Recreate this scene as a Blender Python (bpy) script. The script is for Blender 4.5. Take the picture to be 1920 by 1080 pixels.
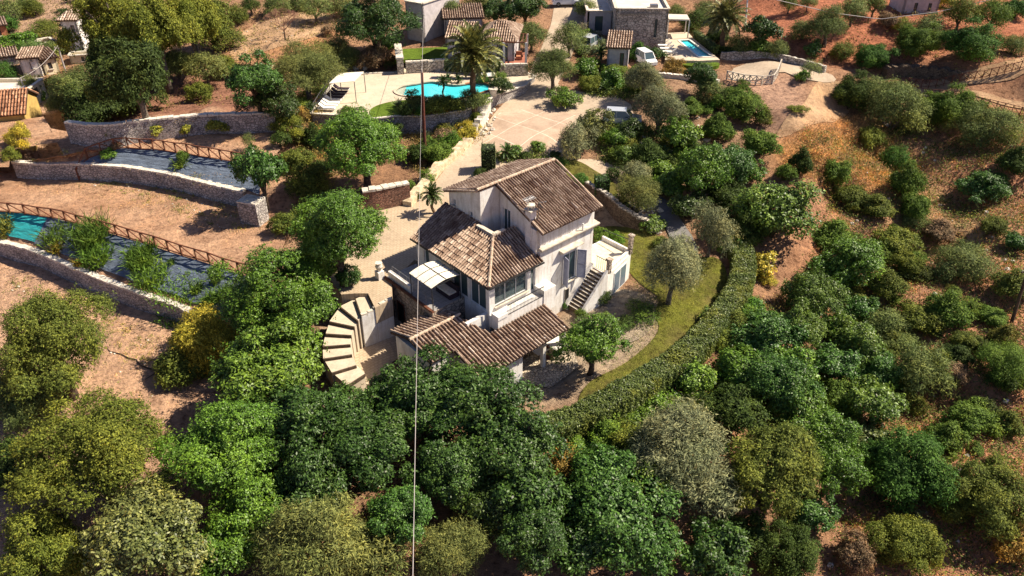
import bpy, math, random
import numpy as np
from mathutils import Vector, Matrix
from mathutils.geometry import delaunay_2d_cdt
from mathutils.bvhtree import BVHTree
for o in list(bpy.data.objects): bpy.data.objects.remove(o)
S = bpy.context.scene; C = S.collection
R = math.radians
# ---------------- camera, light, exposure ----------------
F = 1450.; PT = R(33.); H = 36.
cp, sp = math.cos(PT), math.sin(PT)
cam = bpy.data.objects.new('camera', bpy.data.cameras.new('camera')); C.objects.link(cam)
cam.location = (0, 0, H); cam.rotation_euler = (R(90) - PT, 0, 0)
cam.data.sensor_width = 36; cam.data.lens = 36 * F / 1920
cam.data.clip_start = .5; cam.data.clip_end = 2000
S.camera = cam
SUN_AZ, SUN_EL = R(11.), R(48.)
SD = Vector((math.cos(SUN_AZ) * math.cos(SUN_EL), math.sin(SUN_AZ) * math.cos(SUN_EL), math.sin(SUN_EL)))
w = bpy.data.worlds.new('World'); S.world = w; w.use_nodes = True
nt = w.node_tree; bgn = nt.nodes['Background']
sky = nt.nodes.new('ShaderNodeTexSky'); sky.sky_type = 'NISHITA'; sky.sun_disc = False
sky.sun_elevation = SUN_EL; sky.sun_rotation = math.pi / 2 - SUN_AZ; sky.air_density = 1.0; sky.dust_density = .6
tn = nt.nodes.new('ShaderNodeMix'); tn.data_type = 'RGBA'; tn.blend_type = 'MULTIPLY'; tn.inputs[0].default_value = 1; tn.inputs[7].default_value = (1.0, .93, 1.12, 1); nt.links.new(sky.outputs[0], tn.inputs[6]); nt.links.new(tn.outputs[2], bgn.inputs[0]); bgn.inputs[1].default_value = .05
sl = bpy.data.lights.new('sun', 'SUN'); sl.energy = 5; sl.angle = R(.5); sl.color = (1, .885, .71)
so = bpy.data.objects.new('sun', sl); C.objects.link(so); so.rotation_euler = SD.to_track_quat('Z', 'Y').to_euler(); so.location = (40, 20, 60)
S.view_settings.view_transform = 'Standard'; S.view_settings.look = 'None'; S.view_settings.exposure = 1.0; S.view_settings.gamma = 1
S.cycles.max_bounces = 5; S.cycles.diffuse_bounces = 2; S.cycles.glossy_bounces = 2; S.cycles.transparent_max_bounces = 6
# a photo point (1920 wide) seen at height z, or at distance Y, as a point of the place
def W(px, py, z):
    a = (px - 960) / F; b = (540 - py) / F
    d = (a, cp + b * sp, -sp + b * cp); t = (z - H) / d[2]
    return Vector((d[0] * t, d[1] * t, z))
def WY(px, py, Y):
    a = (px - 960) / F; b = (540 - py) / F
    d = (a, cp + b * sp, -sp + b * cp); t = Y / d[1]
    return Vector((d[0] * t, Y, H + d[2] * t))
def ray(px, py):
    a = (px - 960) / F; b = (540 - py) / F
    return Vector((a, cp + b * sp, -sp + b * cp))
rnd = random.Random(7); NR = np.random.default_rng(11)
# ---------------- materials ----------------
MATS = {}
def nodes(name):
    m = bpy.data.materials.new(name); m.use_nodes = True; t = m.node_tree
    MATS[name] = m
    return m, t, t.nodes['Principled BSDF']
def N(t, typ, **k):
    n = t.nodes.new(typ)
    for a, b in k.items():
        if a[0] == '_': n.inputs[a[1:].replace('_', ' ')].default_value = b
        else: setattr(n, a, b)
    return n
def ramp(t, fac, stops):
    r = N(t, 'ShaderNodeValToRGB'); e = r.color_ramp.elements
    while len(e) < len(stops): e.new(.5)
    for i, (p, c) in enumerate(stops): e[i].position = p; e[i].color = (*c, 1)
    t.links.new(fac, r.inputs[0]); return r.outputs[0]
def mix(t, a, b, f, mode='MIX'):
    n = N(t, 'ShaderNodeMix', data_type='RGBA', blend_type=mode)
    for s, v in ((n.inputs[0], f), (n.inputs[6], a), (n.inputs[7], b)):
        if hasattr(v, 'links'): t.links.new(v, s)
        else: s.default_value = v if isinstance(v, (int, float)) else (*v, 1)
    return n.outputs[2]
def noise(t, sc, det=4, rough=.6, co=None):
    n = N(t, 'ShaderNodeTexNoise'); n.inputs['Scale'].default_value = sc; n.inputs['Detail'].default_value = det; n.inputs['Roughness'].default_value = rough
    if co is None:
        g = N(t, 'ShaderNodeNewGeometry'); co = g.outputs['Position']
    t.links.new(co, n.inputs['Vector']); return n.outputs[0]
def bump(t, p, h, dist, st=1):
    b = N(t, 'ShaderNodeBump'); b.inputs['Distance'].default_value = dist; b.inputs['Strength'].default_value = st
    t.links.new(h, b.inputs['Height']); t.links.new(b.outputs[0], p.inputs['Normal'])
def simple(name, c1, c2=None, sc=3, rough=.8, b=.0, metal=0, spec=.3, mid=(.38, .65)):
    m, t, p = nodes(name)
    c2 = c2 or tuple(x * .75 for x in c1)
    n = noise(t, sc, 6, .65)
    t.links.new(ramp(t, n, [(mid[0], c2), (mid[1], c1)]), p.inputs['Base Color'])
    p.inputs['Roughness'].default_value = rough; p.inputs['Metallic'].default_value = metal; p.inputs['Specular IOR Level'].default_value = spec
    if b: bump(t, p, noise(t, sc * 6, 4), b)
    return m
def stucco():
    m, t, p = nodes('stucco'); g = N(t, 'ShaderNodeNewGeometry'); mp = N(t, 'ShaderNodeMapping'); mp.inputs['Scale'].default_value = (2.2, 2.2, .28); t.links.new(g.outputs['Position'], mp.inputs[0])
    c = ramp(t, noise(t, 1.1, 6, .65), [(.25, (.58, .54, .50)), (.55, (.75, .73, .70))])
    c = mix(t, c, ramp(t, noise(t, 1.3, 6, .7, mp.outputs[0]), [(.38, (.62, .57, .50)), (.52, (1, 1, 1))]), .55, 'MULTIPLY')
    c = mix(t, c, ramp(t, noise(t, 9, 4, .7), [(.35, (.86, .84, .82)), (.55, (1, 1, 1))]), .8, 'MULTIPLY')
    t.links.new(c, p.inputs['Base Color']); p.inputs['Roughness'].default_value = .92; p.inputs['Specular IOR Level'].default_value = .2; bump(t, p, noise(t, 12, 4), .012)
stucco(); simple('cap_tile', (.56, .45, .34), (.34, .23, .16), 3.5, .9)
simple('trim', (.66, .60, .50), (.44, .38, .30), 2.5, .9, .01)
simple('wood', (.17, .065, .035), (.09, .035, .02), 3, .8)
simple('fence_wood', (.20, .075, .04), (.12, .045, .025), 3, .85)
simple('steel', (.25, .25, .26), (.16, .16, .17), 4, .4, metal=.6)
simple('iron', (.03, .03, .035), (.02, .02, .02), 4, .5)
simple('rust', (.16, .05, .03), (.08, .025, .02), 5, .8)
simple('white_metal', (.75, .75, .74), (.62, .62, .6), 3, .4)
simple('canvas', (.78, .72, .60), (.66, .60, .48), 3, .9)
simple('cream_cloth', (.8, .77, .7), (.7, .66, .58), 2, .9)
simple('dark_cloth', (.045, .03, .04), (.03, .02, .03), 3, .9)
simple('shutter', (.32, .33, .42), (.24, .25, .33), 3, .6)
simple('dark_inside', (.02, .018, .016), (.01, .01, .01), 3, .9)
simple('curtain', (.30, .42, .42), (.12, .20, .21), 3, .9)
simple('white_curtain', (.7, .68, .62), (.5, .48, .43), 4, .9)
simple('terracotta', (.45, .19, .10), (.33, .13, .07), 4, .8, .01)
simple('sun_stone', (.72, .60, .42), (.48, .36, .22), 2.2, .95, .06)
simple('flat_roof', (.66, .60, .52), (.50, .44, .38), .6, .9)
simple('ochre', (.55, .38, .12), (.42, .28, .09), 1.5, .9)
simple('orange_roof', (.52, .19, .09), (.40, .13, .06), 3, .85, .02)
simple('lilac_wall', (.55, .50, .50), (.42, .38, .38), 2, .9)
simple('cream_wall', (.74, .66, .48), (.60, .52, .36), 2, .9)
simple('red_floor', (.36, .13, .08), (.25, .09, .06), 2, .85)
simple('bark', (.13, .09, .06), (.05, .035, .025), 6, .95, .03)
simple('grey_bark', (.22, .18, .14), (.09, .07, .055), 6, .95, .03)
simple('tyre', (.02, .02, .02), (.015, .015, .015), 4, .8)
simple('car_silver', (.55, .57, .60), (.5, .52, .55), 2, .25, metal=.3, spec=.6)
simple('car_white', (.78, .79, .8), (.72, .73, .74), 2, .3, spec=.6)
simple('car_dark', (.12, .13, .15), (.1, .1, .11), 2, .3, spec=.6)
simple('cable', (.42, .38, .36), (.34, .31, .30), 2, .6)
simple('white_stone', (.75, .70, .62), (.5, .44, .36), 4, .9, .05)
def glass(name, c, r=.08):
    m, t, p = nodes(name); p.inputs['Base Color'].default_value = (*c, 1); p.inputs['Roughness'].default_value = r
    p.inputs['Specular IOR Level'].default_value = .8
glass('glass', (.05, .08, .09)); glass('blue_glass', (.12, .17, .22), .2); glass('lamp_glass', (.6, .6, .6))
def tintglass():
    m, t, p = nodes('clear_glass'); p.inputs['Base Color'].default_value = (.10, .14, .15, 1); p.inputs['Roughness'].default_value = .03
    p.inputs['Alpha'].default_value = .42; p.inputs['Specular IOR Level'].default_value = .6
tintglass()
def stonewall(name, c1, c2, c3, sc):
    m, t, p = nodes(name); g = N(t, 'ShaderNodeNewGeometry')
    mp = N(t, 'ShaderNodeMapping'); mp.inputs['Scale'].default_value = (1, 1, 1.5); t.links.new(g.outputs['Position'], mp.inputs[0])
    v = N(t, 'ShaderNodeTexVoronoi', feature='F1'); v.inputs['Scale'].default_value = sc; t.links.new(mp.outputs[0], v.inputs['Vector'])
    e = N(t, 'ShaderNodeTexVoronoi', feature='DISTANCE_TO_EDGE'); e.inputs['Scale'].default_value = sc; t.links.new(mp.outputs[0], e.inputs['Vector'])
    sepn = N(t, 'ShaderNodeSeparateColor'); t.links.new(v.outputs['Color'], sepn.inputs[0])
    col = ramp(t, sepn.outputs[0], [(0, c1), (.6, c2), (1, c3)])
    k = ramp(t, e.outputs[0], [(.0, (.25, .25, .25)), (.12, (1, 1, 1))])
    col = mix(t, col, k, 1., 'MULTIPLY'); col = mix(t, col, ramp(t, noise(t, .8, 5), [(.35, (.65, .65, .65)), (.65, (1.1, 1.1, 1.1))]), 1., 'MULTIPLY')
    t.links.new(col, p.inputs['Base Color']); p.inputs['Roughness'].default_value = .95
    bump(t, p, k, .06)
stonewall('stone', (.42, .38, .36), (.55, .50, .46), (.32, .28, .27), 3.2)
stonewall('pale_stone', (.50, .44, .38), (.62, .56, .48), (.42, .36, .30), 2.2)
stonewall('red_stone', (.26, .12, .08), (.36, .19, .13), (.20, .09, .06), 3.5)
stonewall('brown_stone', (.17, .11, .07), (.24, .17, .11), (.13, .085, .055), 5)
stonewall('villa_stone', (.42, .33, .25), (.52, .43, .34), (.36, .28, .21), 2.2)
stonewall('cobble', (.56, .46, .33), (.64, .53, .39), (.50, .40, .28), 4.2)
def tiles():
    m, t, p = nodes('roof_tile'); g = N(t, 'ShaderNodeNewGeometry')
    c = ramp(t, g.outputs['Random Per Island'], [(0, (.16, .09, .06)), (.08, (.34, .24, .18)), (.5, (.43, .32, .24)), (.88, (.52, .40, .31)), (1, (.64, .52, .42))])
    c = mix(t, c, ramp(t, noise(t, 1.3, 5), [(.35, (.55, .5, .48)), (.6, (1.05, 1.05, 1.05))]), 1., 'MULTIPLY')
    c = mix(t, c, ramp(t, noise(t, 14, 3), [(.4, (.7, .68, .66)), (.6, (1.08, 1.08, 1.08))]), 1., 'MULTIPLY')
    t.links.new(c, p.inputs['Base Color']); p.inputs['Roughness'].default_value = .9; p.inputs['Specular IOR Level'].default_value = .2
    m, t, p = nodes('roof_bed'); c = ramp(t, noise(t, 5, 5), [(.3, (.035, .018, .012)), (.7, (.10, .05, .03))])
    t.links.new(c, p.inputs['Base Color']); p.inputs['Roughness'].default_value = .95
tiles()
def leafmat(name, gloss=.3, rough=.55, trans=.25):
    m, t, p = nodes(name); oi = N(t, 'ShaderNodeObjectInfo'); g = N(t, 'ShaderNodeNewGeometry')
    r = ramp(t, g.outputs['Random Per Island'], [(0, (1.0, .66, .4)), (.03, (.38, .41, .36)), (.5, (.85, .87, .82)), (1, (1.9, 1.75, 1.5))])
    c = mix(t, oi.outputs['Color'], r, 1., 'MULTIPLY')
    tc = N(t, 'ShaderNodeTexCoord')
    n = noise(t, .55, 3, .5, tc.outputs['Object'])
    c = mix(t, c, ramp(t, n, [(.33, (.70, .78, .70)), (.5, (1, 1, 1)), (.66, (1.45, 1.25, .85))]), 1., 'MULTIPLY')
    t.links.new(c, p.inputs['Base Color']); p.inputs['Roughness'].default_value = rough; p.inputs['Specular IOR Level'].default_value = gloss
    tr = N(t, 'ShaderNodeBsdfTranslucent'); t.links.new(c, tr.inputs[0]); ms = N(t, 'ShaderNodeMixShader'); ms.inputs[0].default_value = trans
    out = t.nodes['Material Output']; t.links.new(p.outputs[0], ms.inputs[1]); t.links.new(tr.outputs[0], ms.inputs[2]); t.links.new(ms.outputs[0], out.inputs[0])
leafmat('leaf', .32, .45, .2); leafmat('leaf_soft', .15, .65, .25)
def ground_mat(name, attr=True, base=(.4, .25, .15), c2=None, fine=1.):
    m, t, p = nodes(name)
    if attr:
        a = N(t, 'ShaderNodeAttribute', attribute_name='zone'); col = a.outputs['Color']
    else:
        col = ramp(t, noise(t, .25, 6, .7), [(.35, c2 or tuple(x * .7 for x in base)), (.62, base)])
    big = ramp(t, noise(t, .35, 8, .7), [(.32, (.62, .58, .56)), (.5, (.95, .95, .95)), (.7, (1.25, 1.22, 1.15))])
    col = mix(t, col, big, .9, 'MULTIPLY')
    sm = ramp(t, noise(t, 2.2, 8, .75), [(.36, (.42, .37, .33)), (.47, (.95, .95, .95)), (.66, (1.35, 1.33, 1.25))])
    col = mix(t, col, sm, fine, 'MULTIPLY')
    t.links.new(col, p.inputs['Base Color']); p.inputs['Roughness'].default_value = .97; p.inputs['Specular IOR Level'].default_value = .1
    bump(t, p, noise(t, 1.6, 10, .8), .7 * fine, 1)
ground_mat('ground'); ground_mat('soil', False, (.60, .375, .245), (.47, .265, .16), .8)
ground_mat('lawn', False, (.20, .21, .035), (.16, .13, .05), .9)
ground_mat('pool_lawn', False, (.11, .17, .02), (.08, .13, .015), .35)
ground_mat('gravel', False, (.47, .39, .30), (.36, .28, .20), .9); ground_mat('track', False, (.50, .33, .20), (.42, .26, .15), .5)
def paving(name, c, line, sx, ang, lw=.03, wear=.5):
    m, t, p = nodes(name); g = N(t, 'ShaderNodeNewGeometry'); mp = N(t, 'ShaderNodeMapping'); mp.inputs['Rotation'].default_value = (0, 0, ang)
    t.links.new(g.outputs['Position'], mp.inputs[0])
    b = N(t, 'ShaderNodeTexBrick'); b.inputs['Scale'].default_value = 1; b.inputs['Brick Width'].default_value = sx[0]; b.inputs['Row Height'].default_value = sx[1]; b.offset = sx[2]
    b.inputs['Mortar Size'].default_value = lw; b.inputs['Color1'].default_value = (*c, 1); b.inputs['Color2'].default_value = (*[x * .88 for x in c], 1); b.inputs['Mortar'].default_value = (*line, 1)
    t.links.new(mp.outputs[0], b.inputs[0])
    col = mix(t, b.outputs[0], ramp(t, noise(t, .4, 7, .7), [(.35, (.72, .68, .64)), (.6, (1.05, 1.05, 1.02))]), wear, 'MULTIPLY')
    col = mix(t, col, ramp(t, noise(t, 5, 5, .7), [(.35, (.8, .8, .8)), (.6, (1.05, 1.05, 1.05))]), .7, 'MULTIPLY')
    t.links.new(col, p.inputs['Base Color']); p.inputs['Roughness'].default_value = .9; p.inputs['Specular IOR Level'].default_value = .2
paving('court_paving', (.48, .38, .27), (.36, .27, .18), (.36, .24, .5), R(-43), .025)
paving('drive_paving', (.47, .375, .28), (.42, .33, .245), (.5, .35, .5), R(-20), .03)
paving('plaza_concrete', (.50, .37, .28), (.70, .62, .50), (3.4, 3.4, 0), R(-48), .035, .8)
paving('deck_paving', (.56, .47, .36), (.55, .46, .35), (.6, .6, 0), R(10), .02, .35)
paving('terrace_floor', (.34, .33, .33), (.24, .23, .23), (.4, .4, 0), R(-43), .02)
paving('asphalt', (.20, .19, .19), (.19, .18, .18), (3, 3, 0), 0, .01, .9)
def water(name, c):
    m, t, p = nodes(name)
    col = ramp(t, noise(t, .9, 3), [(.3, tuple(x * .85 for x in c)), (.7, c)]); t.links.new(col, p.inputs['Base Color'])
    p.inputs['Roughness'].default_value = .12; p.inputs['Specular IOR Level'].default_value = .5; bump(t, p, noise(t, 5, 3), .03, .5)
water('water', (.06, .60, .68)); water('water_shallow', (.40, .44, .36)); water('water_pale', (.06, .60, .72))
def tarp(name, c):
    m, t, p = nodes(name); g = N(t, 'ShaderNodeNewGeometry'); mp = N(t, 'ShaderNodeMapping'); mp.inputs['Rotation'].default_value = (0, 0, R(12)); mp.inputs['Scale'].default_value = (.35, 1, 4)
    t.links.new(g.outputs['Position'], mp.inputs[0])
    n = noise(t, 2.2, 6, .7, mp.outputs[0]); col = ramp(t, n, [(.3, tuple(x * .45 for x in c)), (.5, c), (.7, tuple(min(1, x * 1.5) for x in c))])
    t.links.new(col, p.inputs['Base Color']); p.inputs['Roughness'].default_value = .85; bump(t, p, n, .25, .8)
tarp('blue_tarp', (.105, .135, .185)); tarp('teal_tarp', (.015, .31, .33))
# ---------------- object helpers ----------------
def tag(o, label=None, cat=None, group=None, kind=None):
    if label: o['label'] = label
    if cat: o['category'] = cat
    if group: o['group'] = group
    if kind: o['kind'] = kind
    return o
def thing(name, loc, label, cat, group=None):
    o = bpy.data.objects.new(name, None); C.objects.link(o); o.location = loc; o.empty_display_size = .3
    return tag(o, label, cat, group)
def origin(p):
    v = Vector((0, 0, 0))
    while p is not None: v = v + Vector(p.location); p = p.parent
    return v
class MB:
    def __init__(s): s.v = []; s.f = []
    def poly(s, pts):
        n = len(s.v); s.v += [tuple(p) for p in pts]; s.f.append(tuple(range(n, n + len(pts)))); return s
    def prism(s, base, top):
        n = len(base); o = len(s.v); s.v += [tuple(p) for p in base] + [tuple(p) for p in top]
        s.f.append(tuple(o + i for i in range(n))[::-1]); s.f.append(tuple(o + n + i for i in range(n)))
        for i in range(n): j = (i + 1) % n; s.f.append((o + i, o + j, o + n + j, o + n + i))
        return s
    def ext(s, pts, z0, z1):
        return s.prism([(p[0], p[1], z0) for p in pts], [(p[0], p[1], z1) for p in pts])
    def box(s, c, a, b, d):      # centre, three half vectors
        c, a, b, d = map(Vector, (c, a, b, d))
        return s.prism([c - a - b - d, c + a - b - d, c + a + b - d, c - a + b - d], [c - a - b + d, c + a - b + d, c + a + b + d, c - a + b + d])
    def bar(s, p, q, w, h=None):
        p, q = Vector(p), Vector(q); h = h or w; d = (q - p)
        if d.length < 1e-5: return s
        x = d.cross(Vector((0, 0, 1)));
        if x.length < 1e-4: x = Vector((1, 0, 0))
        x.normalize(); y = x.cross(d).normalized()
        return s.box((p + q) / 2, d / 2, x * w / 2, y * h / 2)
    def tube(s, pts, rs, n=8, cap=True):
        pts = [Vector(p) for p in pts]; o = len(s.v)
        if isinstance(rs, (int, float)): rs = [rs] * len(pts)
        for i, p in enumerate(pts):
            d = (pts[min(i + 1, len(pts) - 1)] - pts[max(i - 1, 0)]).normalized()
            x = d.cross(Vector((.13, .99, .02))).normalized(); y = d.cross(x)
            for k in range(n):
                a = 2 * math.pi * k / n; s.v.append(tuple(p + (x * math.cos(a) + y * math.sin(a)) * rs[i]))
        for i in range(len(pts) - 1):
            for k in range(n):
                a = o + i * n; k2 = (k + 1) % n; s.f.append((a + k, a + k2, a + n + k2, a + n + k))
        if cap: s.f.append(tuple(o + k for k in range(n))[::-1]); e = o + (len(pts) - 1) * n; s.f.append(tuple(e + k for k in range(n)))
        return s
    def ball(s, c, r, n=10, m=6, sc=(1, 1, 1)):
        o = len(s.v); c = Vector(c)
        for i in range(m + 1):
            th = math.pi * i / m
            for k in range(n):
                a = 2 * math.pi * k / n
                s.v.append((c.x + r * sc[0] * math.sin(th) * math.cos(a), c.y + r * sc[1] * math.sin(th) * math.sin(a), c.z + r * sc[2] * math.cos(th)))
        for i in range(m):
            for k in range(n):
                k2 = (k + 1) % n; s.f.append((o + i * n + k, o + (i + 1) * n + k, o + (i + 1) * n + k2, o + i * n + k2))
        return s
    def build(s, name, mat, parent=None, loc=None, smooth=False):
        org = origin(parent) if parent else Vector(loc or (0, 0, 0))
        me = bpy.data.meshes.new(name); me.from_pydata([(a - org.x, b - org.y, c - org.z) for a, b, c in s.v], [], s.f)
        me.materials.append(MATS[mat]); me.update()
        if smooth: me.shade_smooth()
        o = bpy.data.objects.new(name, me); C.objects.link(o)
        if parent: o.parent = parent
        else: o.location = org
        return o
def meshnp(name, V, Q, mat):
    me = bpy.data.meshes.new(name); V = np.asarray(V, dtype=np.float32); Q = np.asarray(Q, dtype=np.int32); k = Q.shape[1]
    me.vertices.add(len(V)); me.vertices.foreach_set('co', V.ravel())
    me.loops.add(Q.size); me.loops.foreach_set('vertex_index', Q.ravel())
    me.polygons.add(len(Q)); me.polygons.foreach_set('loop_start', np.arange(0, Q.size, k, dtype=np.int32)); me.polygons.foreach_set('loop_total', np.full(len(Q), k, dtype=np.int32))
    me.update(calc_edges=True); me.materials.append(MATS[mat]); return me
# ---------------- terrain ----------------
ANCH = [(-100,1150,-3),(300,1050,-3.2),(600,1060,-3.4),(900,1060,-3.4),(1200,1080,-4),(1500,1100,-6.5),(1800,1100,-7.5),(2050,1050,-7),(60,850,-2),(60,700,-1.6),(200,640,-1.4),(330,700,-1.5),(330,840,-2),(450,760,-1.8),(560,840,-2.2),(700,840,-2),(850,880,-2),(1000,900,-2.2),(1130,860,-2.4),(1280,830,-3.4),
 (-60,560,-1.3),(-200,400,-1.3),(0,420,-1.3),(100,470,-1.3),(200,500,-1.4),(300,560,-1.4),(380,600,-1.2),(450,580,-1),(520,560,0),(100,360,-1),(250,400,-1),(400,440,-.9),(500,480,-.4),(560,470,1.4),(560,400,2.8),(540,340,4),(100,300,.5),(250,320,.5),(400,340,1),(470,340,2.5),(200,250,4),(330,245,4),(450,240,4.5),(540,270,4.8),(60,240,4),
 (740,440,2.7),(690,480,2.7),(720,400,2.8),(800,360,2.95),(640,500,2.0),(600,560,1.2),(860,330,3.3),(880,400,2.9),(780,400,2.8),(620,660,-.2),(660,600,-.4),(720,600,-.3),(690,640,-.3),(650,700,-.6),(580,640,.6),(800,660,-1.4),(830,560,0),
 (940,720,-1.5),(860,690,-1.5),(1000,690,-1.3),(1050,650,-.9),(1110,610,-.1),(1200,560,0),(1180,480,.1),(1050,740,-1.3),(1150,720,-.8),(1250,650,-.2),(1330,560,-.1),(1350,480,.1),(1000,500,0),(1100,450,.1),(1240,440,.3),(1170,440,.1),(1260,400,.9),(1230,380,1.3),
 (1190,350,2),(1130,330,2.4),(1080,320,2.8),(980,310,3.4),(920,300,3.4),(1000,240,4.4),(1080,220,4.6),(950,210,4.6),(1160,225,4.7),(1000,150,5.3),(1050,60,7),(1060,0,8.5),(900,240,4.0),(860,270,3.8),(820,300,3.6),(760,340,3.4),(650,330,3.6),(600,290,4.2),(560,230,5.4),(620,240,3.6),(680,230,4),(780,250,4),(860,225,4.4),(930,190,4.8),
 (620,170,5),(700,160,5),(800,160,5),(880,150,5),(740,130,5.5),(940,135,5.2),(880,110,6.6),(950,100,6.4),(700,90,7.6),(800,70,7.6),(900,40,8),(600,60,8),(540,30,8.5),(450,60,7.5),(500,180,7.7),(400,190,7.7),(300,190,7.6),(200,200,7.4),(150,180,6.6),
 (60,200,4.5),(60,150,5),(100,100,6),(30,60,6.5),(150,30,7.5),(300,0,8.5),(500,0,9),(700,0,9.5),(900,0,9.5),(0,0,7),(-150,100,5.5),(-150,200,4),
 (1150,110,6),(1200,60,6.2),(1300,100,5.6),(1270,70,5.8),(1340,120,5.6),(1250,160,5.8),(1330,200,5),(1400,150,6.5),(1480,130,7),(1400,60,7.8),(1500,60,8.6),(1600,30,10),(1750,30,10.5),(1900,40,10.5),(1700,100,8),(1850,100,9),(1560,130,6.8),(1700,150,6.2),(1850,170,6.8),(1980,120,9),
 (1480,200,6),(1420,250,3.6),(1460,260,4.6),(1530,240,4.8),(1350,300,2.4),(1250,290,3),(1350,400,1),(1450,420,.6),(1420,500,-.8),(1380,600,-1.2),(1300,740,-2.2),(1500,330,2.6),(1600,300,1.5),(1580,400,-.5),(1680,330,-.5),(1620,500,-2.5),(1500,560,-2.4),(1480,700,-3.6),(1640,640,-4.5),(1560,850,-5.5),(1720,780,-6),(1650,980,-6.5),(1750,500,-3.4),(1800,400,-1.6),(1700,250,2.2),(1780,280,1.8),(1880,300,2.4),(1900,400,0),(1900,500,-1.5),(1850,600,-3.2),(1900,700,-4),(1880,820,-5),(1980,900,-5),(1620,220,3.2),(1700,190,4.2),(1850,210,4.6),
 (-300,-60,8),(400,-60,10.5),(960,-80,11.5),(1500,-60,12.5),(2200,-60,12.5),(2200,300,3),(2200,600,-2),(960,-150,15),(200,-150,14),(1800,-150,17)]
AW = np.array([tuple(W(*a)) for a in ANCH])
SIG = 2.2 + .028 * AW[:, 1]
def base_z(x, y):
    x = np.asarray(x, dtype=float); y = np.asarray(y, dtype=float); num = np.zeros_like(x); den = np.zeros_like(x) + 1e-12
    for (ax, ay, az), sg in zip(AW, SIG):
        d2 = (x - ax) ** 2 + (y - ay) ** 2
        wt = 1 / (d2 / sg ** 2 + .35) ** 2.2
        num += wt * az; den += wt
    z = num / den
    z += .10 * np.sin(x * .9 + 1.3 * np.sin(y * .37)) * np.sin(y * .8) * np.clip((np.abs(x - 2) - 14) / 6, 0, 1)
    return z
def grid_axis(a, b, h): return np.arange(a, b + h, h)
def inpoly(X, Y, P):
    r = np.zeros(X.shape, bool); n = len(P)
    for i in range(n):
        x1, y1 = P[i]; x2, y2 = P[(i + 1) % n]
        c = ((y1 > Y) != (y2 > Y)) & (X < (x2 - x1) * (Y - y1) / (y2 - y1 + 1e-12) + x1); r ^= c
    return r
def pxw(P, z0=0):    # photo points laid on the base terrain
    out = []
    for px, py in P:
        d = ray(px, py); lo, hi = 10., 400.
        t = 12.
        while t < 300:
            p = Vector((0, 0, H)) + d * t
            if p.z <= base_z(p.x, p.y): break
            t += 2.
        lo, hi = t - 2, t
        for _ in range(14):
            mi = (lo + hi) / 2; p = Vector((0, 0, H)) + d * mi
            if p.z <= base_z(p.x, p.y): hi = mi
            else: lo = mi
        out.append(Vector((0, 0, H)) + d * hi)
    return out
# zones of differently coloured earth (photo outline, colour, softness in cells)
ZONES = [([(-200,330),(560,330),(620,470),(560,560),(470,640),(330,900),(250,1150),(-200,1150)], (.64,.40,.265), 4),
 ([(-300,150),(120,150),(520,240),(520,330),(-300,330)], (.60,.385,.255), 3),
 ([(-300,-100),(210,-100),(230,60),(120,100),(60,130),(-300,130)], (.52,.34,.23), 3),
 ([(440,60),(560,20),(640,20),(640,90),(470,120),(420,110)], (.55,.29,.15), 3),
 ([(250,150),(560,150),(560,225),(200,235)], (.36,.18,.12), 3),
 ([(1350,-80),(2200,-80),(2200,110),(1640,130),(1530,120),(1420,90)], (.48,.19,.11), 4),
 ([(1640,125),(1900,95),(2200,80),(2200,230),(1700,165)], (.40,.20,.12), 3),
 ([(1350,140),(1500,140),(1520,210),(1450,260),(1400,230)], (.50,.31,.22), 3),
 ([(1460,270),(1545,235),(1600,215),(1700,330),(1700,360),(1640,370),(1560,300),(1500,330),(1470,320)], (.66,.32,.12), 3),
 ([(1595,205),(1640,220),(1740,330),(1760,420),(1700,410),(1660,310)], (.24,.22,.05), 3),
 ([(1520,370),(1640,380),(1560,520),(1500,560),(1480,480)], (.56,.29,.17), 3),
 ([(1700,250),(2200,200),(2200,1150),(1600,1150),(1640,700),(1740,520)], (.58,.29,.175), 4),
 ([(1720,330),(1860,400),(1900,480),(1760,470)], (.46,.31,.17), 3),
 ([(1400,560),(1480,560),(1560,760),(1500,900),(1380,900),(1200,830),(1100,870),(1040,900),(1020,820),(1250,740),(1400,640)], (.44,.24,.14), 3),
 ([(1040,200),(1250,120),(1400,200),(1420,300),(1300,330),(1180,290)], (.40,.25,.16), 3),
 ([(560,210),(760,210),(900,230),(820,300),(700,400),(560,400)], (.34,.19,.11), 3),
 ([(1100,300),(1250,330),(1280,420),(1180,440),(1100,400)], (.48,.36,.24), 3),
 ([(1030,600),(1110,560),(1260,540),(1260,640),(1180,700),(1080,760),(960,760),(940,700)], (.50,.39,.28), 2),
 ([(640,700),(760,600),(640,560),(600,640)], (.50,.42,.32), 2)]
GX = grid_axis(-78., 92., .6); GY = grid_axis(14., 165., .6)
XX, YY = np.meshgrid(GX, GY)
ZZ = base_z(XX, YY)
COL = np.zeros(XX.shape + (3,)); COL[:] = (.40, .23, .14)
def flatpx(P):
    return [(v.x, v.y) for v in pxw(P)]
def pxz(P):   # rough world outline (points beyond the frame too)
    out = []
    for a, b in P:
        a2 = max(-350, min(2300, a)); b2 = max(-60, min(1130, b)); v = pxw([(a2, b2)])[0]; out.append((v.x, v.y))
    return out
for P, c, k in ZONES:
    mk = inpoly(XX, YY, pxz(P)).astype(float)
    for _ in range(k * 3):
        mk[1:-1] = (mk[:-2] + mk[1:-1] * 2 + mk[2:]) / 4; mk[:, 1:-1] = (mk[:, :-2] + mk[:, 1:-1] * 2 + mk[:, 2:]) / 4
    COL = COL * (1 - mk[..., None]) + np.array(c) * mk[..., None]
ny, nx = XX.shape
idx = np.arange(nx * ny).reshape(ny, nx)
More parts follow.
